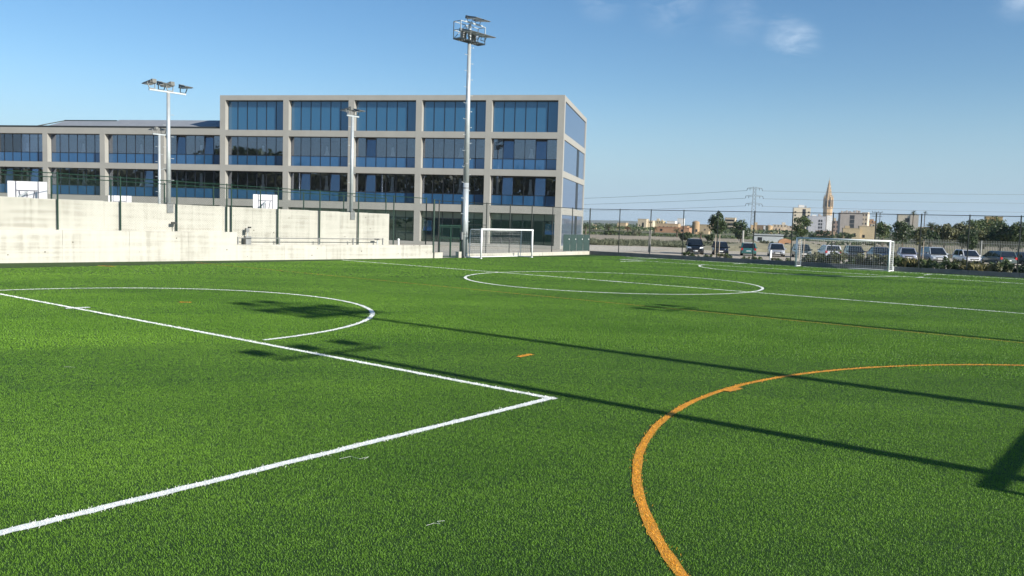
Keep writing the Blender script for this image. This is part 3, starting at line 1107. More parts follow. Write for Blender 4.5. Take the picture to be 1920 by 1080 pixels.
def goal(label, pa, pb, H=2.0, back=1.25, top=1.0, cell=.14, cord=.0036, group='white football goals'):
    """pa, pb: post feet; the net lies to the left when walking from pa to pb"""
    d = (pb - pa)
    L_ = d.length
    t = thing('football_goal', label, 'goal', (pa.x, pa.y, 0), math.atan2(d.y, d.x), group)
    for x in (0, L_):
        MB().tube((x, 0, 0), (x, 0, H - .05), .06, n=14).tube((x, 0, 0), (x, 0, .02), .09, n=14).build('goal_post', 'white_paint', t, smooth=True)
    MB().tube((-.06, 0, H - .05), (L_ + .06, 0, H - .05), .06, n=14).build('crossbar', 'white_paint', t, smooth=True)
    for x in (.0, L_):
        MB().tube((x, .05, H - .06), (x, top - .06, H - .08), .025, n=8).tube((x, top - .06, H - .08), (x, top, H - .16), .025, n=8).tube((x, top, H - .16), (x, top + .03, .05), .022, n=8).build('net_support', 'white_paint', t)
        MB().tube((x, .05, .04), (x, back, .04), .03, n=8).build('base_bar', 'white_paint', t)
        MB().tube((x, back, .0), (x, back, .32), .03, n=8).build('anchor_post', 'white_paint', t)
    MB().tube((0, back, .04), (L_, back, .04), .028, n=8).build('base_bar', 'white_paint', t)
    nm = MB()
    nx, nzv, nd_ = int(L_ / cell), int(H / cell), max(3, int(top / cell))
    net_patch(nm, [(0, .03, H - .04), (L_, .03, H - .04), (L_, top, H - .12), (0, top, H - .12)], nx, nd_, cord, sag=.10)
    net_patch(nm, [(0, top, H - .12), (L_, top, H - .12), (L_, back - .05, .03), (0, back - .05, .03)], nx, nzv, cord)
    for x in (0, L_):
        net_patch(nm, [(x, .03, .03), (x, back - .05, .03), (x, top, H - .12), (x, .03, H - .05)], nd_, nzv, cord)
    c = nm.build('goal_net', 'net', t)
    c['kind'] = 'stuff'
    return t


# walking direction chosen so that the net (local +y) lies behind the posts
goal('white football goal by the side fence in front of the parked cars', Vector((19.40, 57.85, 0)), Vector((24.10, 54.10, 0)), H=2.0, back=1.15, top=.9)
g2a = Vector((-2.10, 55.55, 0))
goal('white football goal in front of the building beside the tall mast', g2a + PV * 0, g2a + PV * 5.5, H=1.98)
goal('white football goal just right of the view whose crossbar shadow enters the corner', Vector((11.9, 10.2, 0)) + PV * 0, Vector((8.15, 5.54, 0)), H=2.05, cell=.2, cord=.0012)


# ------------------------------------------------------------------ school building
def school():
    t = thing('school_building', 'long taupe framed building with blue glass bays, four storeys beside a lower wing', 'building', (4.42, 79.98, 0), math.atan2(-.199, .98))
    P, W_, NB, NT = 6.96, .60, 10, 5
    D = 17.8
    # columns
    for k in range(NB + 1):
        top = 14.43 if k <= NT else 11.08
        MB().box(-P * k - W_, -P * k, 0, .70, 0, top).build('facade_column', 'frame_concrete', t)
    # beams between columns, a few mm behind the column faces
    lev = [(0, .31), (3.29, 3.99), (6.84, 7.44), (10.37, 10.97), (13.95, 14.43)]
    for k in range(NB):
        x0, x1 = -P * (k + 1), -P * k - W_
        for i, (z0, z1) in enumerate(lev):
            if i == 4 and k >= NT:
                continue
            if i == 3 and k >= NT:
                z0, z1 = 10.44, 11.08
            MB().box(x0 + .001, x1 - .001, .004, .68, z0, z1).build('facade_beam', 'frame_concrete', t)
    pane_meshes = {}

    def pane(m, w, h):
        key = (m, round(w, 3), round(h, 3))
        if key not in pane_meshes:
            pane_meshes[key] = MB().box(-w / 2, w / 2, -.008, .008, 0, h).mesh('pane', m)
        return pane_meshes[key]
    tilted = {(0, 1): (1, 4), (1, 1): (), (2, 1): (1,), (3, 1): (1, 4), (4, 1): (), (5, 1): (), (6, 1): (4,), (8, 1): (1, 4), (2, 2): (1,), (5, 2): (1, 4), (0, 2): (1, 4), (3, 2): ()}
    for k in range(NB):
        xa, xb = -P * (k + 1) + .0, -P * k - W_
        n = 6
        pw = (xb - xa) / n
        for fl in range(4):
            if fl == 3 and k >= NT:
                continue
            if fl == 0 and k >= NT + 1:
                continue
            z0 = [.31, 3.99, 7.44, 10.97][fl]
            z1 = [3.29, 6.84, 10.37, 13.95][fl]
            if fl == 2 and k >= NT:
                z1 = 10.44
            split = [2.62, 5.02, 8.47, None][fl]
            fr_ = MB()
            fw = .055
            for i in range(n + 1):
                fr_.box(xa + i * pw - fw / 2, xa + i * pw + fw / 2, .60, .68, z0, z1)
            for zz in ((z0 + .02), (z1 - .02)) + (() if split is None else (split,)):
                for i in range(n):
                    fr_.box(xa + i * pw + fw / 2, xa + (i + 1) * pw - fw / 2, .605, .675, zz - fw / 2, zz + fw / 2)
            w = fr_.build('window', 'window_frame', t)
            for i in range(n):
                cx = xa + (i + .5) * pw
                cells = [(z0 + .05, z1 - .05, 'teal')] if split is None else [(z0 + .05, split - .03, 'blue_panel'), (split + .03, z1 - .05, 'clear')]
                if fl == 0:
                    cells = [(z0 + .05, split - .03, 'ground_glass'), (split + .03, z1 - .05, 'frosted')]
                for j, (a_, b_, m) in enumerate(cells):
                    o = inst('pane', pane(m, pw - fw - .004, b_ - a_), w, (cx, .64, a_))
                    ii = n - 1 - i
                    if j == 1 and fl in (1, 2) and (n - 1 - ii) in tilted.get((k, fl), ()):
                        o.rotation_euler = (R(-5), 0, 0)
                        o.location = (cx, .62, a_)
                        MB().add([(cx - pw / 2 + .03, .66, a_), (cx - pw / 2 + .03, .68, a_), (cx - pw / 2 + .03, .68, b_)], [(0, 1, 2)])
    # interior: floors, back wall, inner columns, curtains
    for i, z in enumerate((3.45, 6.95, 10.5)):
        MB().box(-P * NB, -.35, .70, 12, z, z + .35).build('floor_slab', 'interior', t)
    MB().box(-P * NB, -.35, .9, 12, .02, .10).build('floor_slab', 'interior_floor', t)
    MB().box(-P * NB, -.35, 7.0, 7.15, .1, 10.5).build('inner_wall', 'interior', t)
    for k in range(NB + 1):
        MB().box(-P * k - .45, -P * k - .25, 1.0, 7.0, .1, 10.45).build('partition', 'interior', t)
    for k in range(NB):
        for fl, (a_, b_) in ((1, (4.0, 6.8)), (2, (7.5, 10.35))):
            cx = -P * k - W_ - 6.36 * .40
            vs, fs = [], []
            zb, zt = a_ + 1.06, b_ - (.25 if fl == 1 else .9)
            for i in range(7):
                q = i / 6 - .5
                vs += [(cx + q * .52, .74 + .04 * (i % 2), zb), (cx + q * .30, .74 + .04 * (i % 2), zb + .5), (cx + q * .22, .74 + .03 * (i % 2), zt)]
            for i in range(6):
                for j in range(2):
                    fs.append((3 * i + j, 3 * i + 3 + j, 3 * i + 4 + j, 3 * i + 1 + j))
            MB().add(vs, fs).build('curtain', 'curtain', t)
    # ground floor ceiling lamps
    for k in range(5):
        for q in (1.5, 3.4, 5.2):
            MB().box(-P * k - W_ - q - .5, -P * k - W_ - q + .5, 2.2, 2.35, 3.2, 3.26).build('ceiling_light', 'curtain', t)
    # upper storey body behind the dark glass, roof slabs, side and rear walls
    MB().box(-P * NT - .02, -.35, 1.0, D - .1, 10.97, 14.3).build('upper_core', 'interior', t)
    MB().box(-P * NT - W_ + .02, -.03, .69, D - .02, 14.30, 14.42).build('roof', 'roof_edge', t)
    MB().box(-P * NB - W_, -P * NT - W_ - .01, .69, D, 10.97, 11.07).build('roof', 'roof_edge', t)
    MB().box(-P * NT - W_ + .003, -P * NT - .02, .70, D, 11.08, 14.425).build('upper_end_wall', 'frame_concrete', t)
    MB().box(-P * NB - W_, -.4, D - .25, D - .05, 0, 11).build('rear_wall', 'frame_concrete', t)
    # right end: flush glazing between pale bands
    for z0, z1 in lev:
        MB().box(-.30, -.006, .70, D - .5, z0, z1).build('end_band', 'frame_concrete', t)
    MB().box(-.60, -.002, D - .5, D, 0, 14.43).build('facade_column', 'frame_concrete', t)
    for i in range(4):
        z0, z1 = lev[i][1], lev[i + 1][0]
        if i == 3:
            cuts = [(.70, D - .5)]
        else:
            cuts = [(.70, 10.9), (12.6, D - .5)]
            MB().box(-.16, -.07, 10.9, 12.6, z0, z1).build('end_mullion', 'window_frame', t)
        for a_, b_ in cuts:
            MB().box(-.14, -.09, a_ + .01, b_ - .01, z0, z1).build('end_glazing', 'side_glass', t)
    # low wing: dark eaves strip and tilted roof sheets on a frame
    MB().box(-P * NB - W_, -P * NT - W_ - .02, .30, 1.2, 11.09, 11.30).build('eaves_strip', 'roof_edge', t)
    x, i = -P * NT - W_ - .1, 0
    while x > -56.8:
        x1 = max(x - 2.1, -57)
        zt = 12.42 if x > -49.5 else 12.28
        MB().add([(x1 + .02, 1.3, 11.32), (x - .02, 1.3, 11.32), (x - .02, 4.4, zt), (x1 + .02, 4.4, zt), (x1 + .02, 1.3, 11.26), (x - .02, 1.3, 11.26), (x - .02, 4.4, zt - .06), (x1 + .02, 4.4, zt - .06)],
                 [(0, 1, 2, 3), (7, 6, 5, 4), (0, 4, 5, 1), (1, 5, 6, 2), (2, 6, 7, 3), (3, 7, 4, 0)]).build('roof_sheet', 'roof_panel', t)
        x = x1
        i += 1
    f = MB()
    f.bar((-57.2, 1.3, 11.1), (-59.8, 4.4, 11.1), .10)
    f.bar((-59.6, 1.4, 11.12), (-57.1, 4.4, 12.3), .10)
    f.bar((-57.1, 4.4, 11.1), (-57.1, 4.4, 12.36), .10)
    f.bar((-57.1, 4.42, 12.33), (-50.5, 4.42, 12.33), .10)
    f.build('roof_frame', 'roof_edge', t)
    # dark doorway and tilted ground floor lights
    MB().box(-P * 2 - W_ + .02 + 1.6 - 4.4, -P * 2 - W_ + 1.6 - 2.6, .69, .78, .35, 2.3).build('door', 'window_frame', t)
    for k, q in ((0, .55), (1, 5.75), (2, 5.6)):
        x = -P * k - W_ - q
        o = MB().box(-.44, .44, -.01, .01, 0, 1.05).build('tilted_light', 'clear', t, loc=(x, .56, 1.35))
        o.rotation_euler = (R(-12), 0, 0)
    return t


school()

# ------------------------------------------------------------------ basketball backboards on the courts


def backboard(label, loc, rz, w=1.82, h=1.06, zc=3.36):
    t = thing('basketball_hoop', label, 'basketball hoop', loc, rz, 'basketball hoops on the courts')
    MB().box(-w / 2, w / 2, -.03, .03, zc - h / 2, zc + h / 2).build('backboard', 'board_white', t)
    st = MB()
    z0 = zc - h / 2
    for x in (-.52, .52):
        st.box(x - .022, x + .022, -.05, -.031, z0, zc + h / 2)
    st.box(-.48, .48, -.055, -.031, zc + .06, zc + .10)
    st.bar((-.36, -.05, zc + .05), (-.26, -.05, z0), .035)
    st.bar((.36, -.05, zc + .05), (.26, -.05, z0), .035)
    st.box(-.02, .02, -.055, -.031, z0, zc + .05)
    st.build('rear_brace', 'board_line', t)
    MB().tube((0, -.9, 0), (0, -.9, zc - .2), .07, n=10).tube((0, -.9, zc - .25), (0, -.05, zc + .0), .05, n=8).build('hoop_post', 'galv', t)
    r = MB()
    for i in range(16):
        a_, b_ = 2 * math.pi * i / 16, 2 * math.pi * (i + 1) / 16
        r.tube((.225 * math.cos(a_), .4 + .225 * math.sin(a_), z0 + .15), (.225 * math.cos(b_), .4 + .225 * math.sin(b_), z0 + .15), .012, n=5)
    r.build('rim', 'tail_lens', t)
    return t


backboard('white basketball backboard showing above the wall at the left edge', (-24.2, 42.1, 0), R(8), zc=3.25)
backboard('white basketball backboard just showing above the wall, second from the left', (-32.6, 70.0, 0), R(6), zc=3.15)
backboard('white basketball backboard above the wall near the building, third from the left', (-18.8, 64.0, 0), R(8), zc=3.45)


# ------------------------------------------------------------------ vegetation
def crown_mesh(rx, rz, n, leaf, m, seed, clumps=14, gap=.25, squash=1.0):
    """loose crown: leaf faces gathered round scattered clump centres"""
    g = np.random.default_rng(seed)
    cen = []
    while len(cen) < clumps:
        q = g.uniform(-1, 1, 3)
        l = np.linalg.norm(q)
        if .25 < l < 1:
            cen.append(q * (.78 if l > .78 else 1) * np.array([rx, rx, rz]))
    cen = np.array(cen)
    sz = g.uniform(.24, .46, clumps) * min(rx, rz) * 1.05
    V, F = [], []
    k = g.integers(0, clumps, n)
    d = g.normal(0, 1, (n, 3))
    d /= np.linalg.norm(d, axis=1)[:, None]
    P = cen[k] + d * (sz[k] * g.uniform(.35, 1.05, n) ** .7)[:, None]
    A = g.normal(0, 1, (n, 3))
    A /= np.linalg.norm(A, axis=1)[:, None]
    B = np.cross(A, d + g.normal(0, .5, (n, 3)))
    B /= np.linalg.norm(B, axis=1)[:, None] + 1e-9
    s1 = leaf * g.uniform(.6, 1.4, n)[:, None]
    V = np.stack([P - A * s1, P + B * s1 * .55, P + A * s1, P - B * s1 * .55], 1).reshape(-1, 3)
    me = bpy.data.meshes.new('crown')
    me.from_pydata(V.tolist(), [], [(4 * i, 4 * i + 1, 4 * i + 2, 4 * i + 3) for i in range(n)])
    me.materials.append(M[m])
    return me, cen


SEED = [100]


def tree(label, loc, top, rx, rz, m, n=1300, leaf=.11, cat='tree', name='tree', group=None, trunk_r=.06, bark='bark', clumps=14, stakes=False):
    SEED[0] += 1
    t = thing(name, label, cat, loc, 0, group)
    me, cen = crown_mesh(rx, rz, n, leaf, m, SEED[0], clumps)
    cz = top - rz
    c = inst('crown', me, t, (0, 0, cz))
    tb = MB()
    zt = max(.3, cz - rz * .35)
    tb.tube((0, 0, -.05), (.03, .02, zt), trunk_r, trunk_r * .65, n=7)
    for q in cen[:7]:
        tb.tube((.03, .02, zt * .96), (q[0] * .8, q[1] * .8, cz + q[2] * .7), trunk_r * .5, trunk_r * .15, n=5)
    tb.build('trunk', bark, t)
    if stakes:
        for x in (-.16, .2):
            MB().tube((x, -.12, 0), (x, -.12, min(1.9, cz - rz * .5)), .035, n=6).build('stake', 'bark_pale', t)
    return t


def palm(label, loc, h, r, m='leaf_palm', cat='palm tree', nf=26, trunk_r=.14, name='palm_tree', droop=1.0):
    SEED[0] += 1
    g = random.Random(SEED[0])
    t = thing(name, label, cat, loc, g.uniform(0, 6))
    tk = MB().lathe([(trunk_r * 1.25, 0), (trunk_r, h * .3), (trunk_r * .9, h * .8), (trunk_r * 1.15, h - r * .08), (trunk_r * .5, h + .05)], 8)
    tk.build('trunk', 'bark', t)
    fr_ = MB()
    for i in range(nf):
        a_ = g.uniform(0, 6.283)
        el = g.uniform(-.45, 1.25)
        L_ = r * g.uniform(.85, 1.15)
        d = Vector((math.cos(a_), math.sin(a_), 0))
        s_ = Vector((-d.y, d.x, 0))
        pts = []
        for k in range(6):
            s0 = k / 5
            pts.append(Vector((0, 0, h)) + d * L_ * s0 * math.cos(el) + Vector((0, 0, 1)) * (L_ * s0 * math.sin(el) - droop * .45 * L_ * s0 * s0))
        for k in range(5):
            q0, q1 = pts[k], pts[k + 1]
            w0 = .30 * r * math.sin(math.pi * min(1, .18 + .8 * k / 5))
            for sg in (-1, 1):
                for e in range(3):
                    b0 = q0.lerp(q1, e / 3)
                    b1 = q0.lerp(q1, (e + .55) / 3)
                    tip = b1 + s_ * sg * w0 * .9 + d * w0 * .35 - Vector((0, 0, w0 * .28))
                    fr_.add([b0, b1, tip], [(0, 1, 2)])
    fr_.build('crown', m, t)
    return t


def tussock_mesh(seed, m, h=.6, n=120, spread=.42):
    g = np.random.default_rng(seed)
    mb = MB()
    for _ in range(n):
        b_ = g.normal(0, spread * .45, 2)
        l = g.normal(0, .22, 2) + b_ * .5
        hh = h * g.uniform(.5, 1.1)
        w = .03
        t = g.uniform(0, 6.28)
        dx, dy = math.cos(t) * w, math.sin(t) * w
        mb.add([(b_[0] - dx, b_[1] - dy, 0), (b_[0] + dx, b_[1] + dy, 0), (b_[0] + l[0] * .5 + dx, b_[1] + l[1] * .5 + dy, hh * .7), (b_[0] + l[0], b_[1] + l[1], hh), (b_[0] + l[0] * .5 - dx, b_[1] + l[1] * .5 - dy, hh * .7)],
               [(0, 1, 2, 3, 4)])
    return mb.mesh('shrub', m)


# shrubs in the planting bed behind the side kerb
kinds = ['leaf_mid', 'leaf_olive', 'leaf_dry', 'leaf_dark', 'leaf_mid', 'leaf_olive']
words_ = {'leaf_mid': 'green', 'leaf_olive': 'olive', 'leaf_dry': 'pale yellowish', 'leaf_dark': 'dark green'}
meshes = []
for i, k in enumerate(kinds):
    if k == 'leaf_dry':
        meshes.append(tussock_mesh(40 + i, k, h=.5, n=150))
    else:
        me_, _ = crown_mesh(.46, .30, 420, .055, k, 40 + i, clumps=12)
        me_.transform(Matrix.Translation((0, 0, .26)))
        meshes.append(me_)
rs = random.Random(5)
ORD = 'first second third fourth fifth sixth seventh eighth ninth tenth eleventh twelfth thirteenth fourteenth fifteenth'.split()
s_ = 7.9
while s_ < 40:
    k = rs.choices(range(6), [6, 4, 1.5 if s_ > 18 else .5, 4, 5, 4])[0]
    dense = s_ > 17
    q = S0 + FD * s_ + FN * rs.uniform(.55, 2.2)
    o = inst('shrub', meshes[k], None, (q.x, q.y, -.02), rs.uniform(0, 6.28))
    sc_ = rs.uniform(.8, 1.25) * (1.6 if dense else .85)
    o.scale = (sc_, sc_, sc_ * rs.uniform(.85, 1.15))
    bay = int(s_ / 2.749)
    tag(o, 'low %s shrub behind the side kerb, in the %s bay of the side fence' % (words_[kinds[k]], ORD[min(bay, 14)]), 'shrub', 'low shrubs along the side kerb')
    s_ += rs.uniform(.28, .5) if dense else rs.uniform(.38, .8)

LDG = 'young trees in the car park'
tree('round headed young tree between stakes, behind the two dark cars', (18.3, 76, 0), 3.9, .84, 1.0, 'leaf_dark', 3200, .085, stakes=True, trunk_r=.05, clumps=34)
tree('round dark evergreen tree beyond the car park, left of the pylon', (40.3, 150, 0), 4.0, 1.95, 1.7, 'leaf_dark', 2200, .16, clumps=26, trunk_r=.12)
tree('conical young green tree behind the left post of the far goal', (25.2, 74, 0), 3.95, .80, 1.02, 'leaf_mid', 1500, .085, stakes=True, trunk_r=.05, clumps=16)
tree('green young tree behind the far goal near the utility pole', (37.1, 85, 0), 3.7, .85, .95, 'leaf_mid', 1500, .09, trunk_r=.05, clumps=16)
tree('dark broad young tree rising behind the right post of the far goal', (37.7, 82, 0), 3.9, 1.15, 1.2, 'leaf_dark', 2200, .09, trunk_r=.07, clumps=24)
tree('sparse young tree with two pale trunks beside the right goal post', (33.9, 70.4, 0), 3.0, .55, .75, 'leaf_olive', 500, .08, trunk_r=.045, stakes=True, clumps=9)
tree('dark bushy young tree in front of the palisade fence near the white car', (41.5, 77.2, 0), 3.3, .85, 1.2, 'leaf_dark', 1900, .085, trunk_r=.06, clumps=20)
tl = [('rounded olive tree behind the palisade, right of the fan palm', (57.5, 113, 0), 3.5, 1.9, 1.2, 'leaf_olive'),
      ('low dark tree behind the palisade below the fan palm', (53.4, 110, 0), 2.7, 1.9, 1.0, 'leaf_dark'),
      ('broad olive tree behind the palisade, between the fan palm and the tall tree', (60.5, 114, 0), 3.6, 1.9, 1.3, 'leaf_olive'),
      ('tallest green tree behind the palisade, left of the ochre house', (66.8, 120, 0), 5.1, 2.4, 2.0, 'leaf_mid'),
      ('mid green tree behind the palisade, left of the tallest one', (63.5, 118, 0), 4.2, 1.8, 1.6, 'leaf_mid'),
      ('dark tree behind the palisade in front of the ochre house', (60.4, 105, 0), 3.8, 1.5, 1.4, 'leaf_dark'),
      ('green tree behind the palisade at the right edge', (61.5, 103, 0), 3.9, 1.8, 1.5, 'leaf_mid'),
      ('dark green tree behind the palisade just beyond the right edge', (65.5, 104, 0), 4.3, 2.2, 1.7, 'leaf_dark'),
      ('low olive bush behind the palisade under the ochre house', (57.5, 106, 0), 2.9, 1.8, 1.2, 'leaf_olive')]
for lb, lc, tp, rx, rz, mm in tl:
    tree(lb, lc, tp + .45, rx * 1.1, rz * 1.15, mm, 3600, .15, clumps=34, trunk_r=.14)
palm('fan palm with a round shaggy head behind the palisade fence', (69, 140, 0), 3.6, 1.45, nf=44, droop=.8, trunk_r=.3)
palm('tall palm rising above the cream house, left one of the pair', (122.4, 260, 0), 8.9, 1.3, nf=30)
palm('tall thin palm rising above the cream house, right one of the pair', (135.6, 280, 0), 9.5, 1.0, nf=18)
palm('green palm at the right corner of the school building', (15.3, 180, 0), 2.0, 1.25, nf=30, trunk_r=.2)
palm('spreading palm on the field between the first two fence bays', (25.8, 230, 0), 1.9, 1.7, nf=36, trunk_r=.25)
palm('reddish withered palm beside the pale house near the third fence post', (28.3, 210, 0), 1.7, 1.2, 'leaf_brown', nf=34, trunk_r=.2)
palm('small palm in front of the cream houses by the third fence post', (36.6, 220, 0), 1.8, 1.15, nf=30, trunk_r=.2)
palm('yellowish palm left of the round stone tower', (38.6, 200, 0), 1.5, 1.3, 'leaf_palm', nf=30, trunk_r=.2)
palm('small palm below the round stone tower', (37.6, 170, 0), 1.15, 1.15, nf=30, trunk_r=.18)
for lb, lc, tp, rx, rz, mm in [('grey green bush below the cream houses', (29, 200, 0), 1.6, 1.5, .85, 'leaf_grey'),
                               ('dark bush on the field behind the left dark car', (30.4, 150, 0), 1.7, 1.5, .9, 'leaf_dark'),
                               ('dark bush right of the small palm below the stone tower', (37.2, 160, 0), 1.4, 1.2, .75, 'leaf_dark'),
                               ('olive bush beyond the verge in the first fence bay', (23.0, 200, 0), 1.1, 2.4, .6, 'leaf_mid'),
                               ('low green bush beyond the verge below the spreading palm', (27.0, 205, 0), 1.0, 2.4, .55, 'leaf_mid'),
                               ('grey bush behind the car park near the concrete post', (25.5, 112, 0), .75, 1.6, .45, 'leaf_grey'),
                               ('dark hedge like bush right of the pylon foot', (86, 260, 0), 2.6, 4.2, 1.5, 'leaf_dark'),
                               ('dark tree clump left of the cream tower block', (95, 262, 0), 3.0, 4.6, 1.8, 'leaf_dark'),
                               ('olive shrubs in front of the grey apartment block', (112, 285, 0), 2.1, 4.0, 1.2, 'leaf_olive'),
                               ('green shrubs in front of the low stone houses', (105, 270, 0), 1.8, 4.6, 1.1, 'leaf_mid'),
                               ('low scrub behind the parked teal car', (35, 118, 0), .9, 3.4, .6, 'leaf_grey'),
                               ('low scrub behind the silver hatchback', (41.5, 118, 0), .7, 3.0, .55, 'leaf_olive'),
                               ('low green scrub behind the far goal net', (47, 120, 0), 1.3, 3.2, .9, 'leaf_mid'),
                               ('olive scrub behind the far goal net, right half', (52, 121, 0), 1.6, 3.2, 1.0, 'leaf_olive')]:
    tree(lb, lc, tp, rx, rz, mm, 900, .16 if lc[1] < 230 else .3, name='bush', cat='bush', clumps=18, trunk_r=.06)

# verge weeds
wm = [tussock_mesh(70 + i, k, h=.55, n=60, spread=.8) for i, k in enumerate(['leaf_olive', 'leaf_grey', 'leaf_dry', 'leaf_mid'])]
rs = random.Random(11)
vs_, fs_ = [], []
weeds = MB()
for _ in range(300):
    q = (rs.uniform(9, 34), rs.uniform(102, 128))
    me = rs.choice(wm)
    s0, a_ = rs.uniform(.4, 1.1), rs.uniform(0, 6.28)
    ca, sa_ = math.cos(a_) * s0, math.sin(a_) * s0
    weeds.add([(q[0] + v_.co.x * ca - v_.co.y * sa_, q[1] + v_.co.x * sa_ + v_.co.y * ca, v_.co.z * s0 - .03) for v_ in me.vertices], [tuple(p_.vertices) for p_ in me.polygons])
tag(weeds.build('weeds', 'leaf_grey'), 'grey green weeds covering the verge beyond the car park', kind='stuff')
# low earth bank behind the left cars
bank = MB()
nx, ny = 30, 8
for j in range(ny + 1):
    for i in range(nx + 1):
        x = 20 + 42 * i / nx
        y = 92 + 12 * j / ny + (x - 20) * -.02
        h = 1.25 * math.sin(math.pi * j / ny) * min(1, i / 5, (nx - i) / 5) * (.75 + .5 * noise.noise(Vector((x * .3, y * .3, 2))))
        bank.v.append((x, y, h - .06))
for j in range(ny):
    for i in range(nx):
        q = j * (nx + 1) + i
        bank.f.append((q, q + 1, q + nx + 2, q + nx + 1))
tag(bank.build('earth_bank', mat('dry_grass_bank', (.30, .27, .17), .95, var=.4, vscale=.6, detail=8, bump=.6, bscale=4), smooth=True), kind='structure')


# ------------------------------------------------------------------ palisade, posts
t = thing('palisade_fence', 'grey vertical bar palisade fence behind the parked cars on the right', 'fence', (41, 91.5, 0), R(-4))
sl = MB().box(-.032, .032, -.02, .02, 0, 1.93).mesh('slat', mat('palisade_slat', (.085, .095, .08), .7, var=.12, vscale=1))
for k in range(150):
    inst('slat', sl, t, (k * .172, 0, 0 if k < 125 else -.28))
for z in (.35, 1.6):
    MB().box(-.1, 26, .022, .07, z, z + .07).build('rail', 'galv_dark', t)


def post(label, loc, h, w=.16, m='concrete_kerb', name='concrete_post', cat='post'):
    t = thing(name, label, cat, loc, .3)
    MB().box(-w / 2, w / 2, -w / 2, w / 2, -.05, h).build('post_shaft', m, t)
    MB().box(-w * .55, w * .55, -w * .55, w * .55, h, h + .05).build('post_cap', m, t)
    return t


post('grey square concrete post beside the third post of the side fence', (12.9, 80, 0), 2.0, .17, 'frame_concrete')
post('pale concrete post between the dark blue car and the teal car', (21.7, 80, 0), 2.25, .14, 'frame_concrete')
post('pale slim lamp post in front of the palisade, right of the white car', (42.6, 77, 0), 1.95, .10, 'galv_dark')
post('short white marker post in front of the silver hatchback', (20.9, 68.5, 0), .75, .12, 'white_paint')
post('short white marker post among the tussocks at the right edge', (35.2, 60.4, 0), .75, .14, 'white_paint')


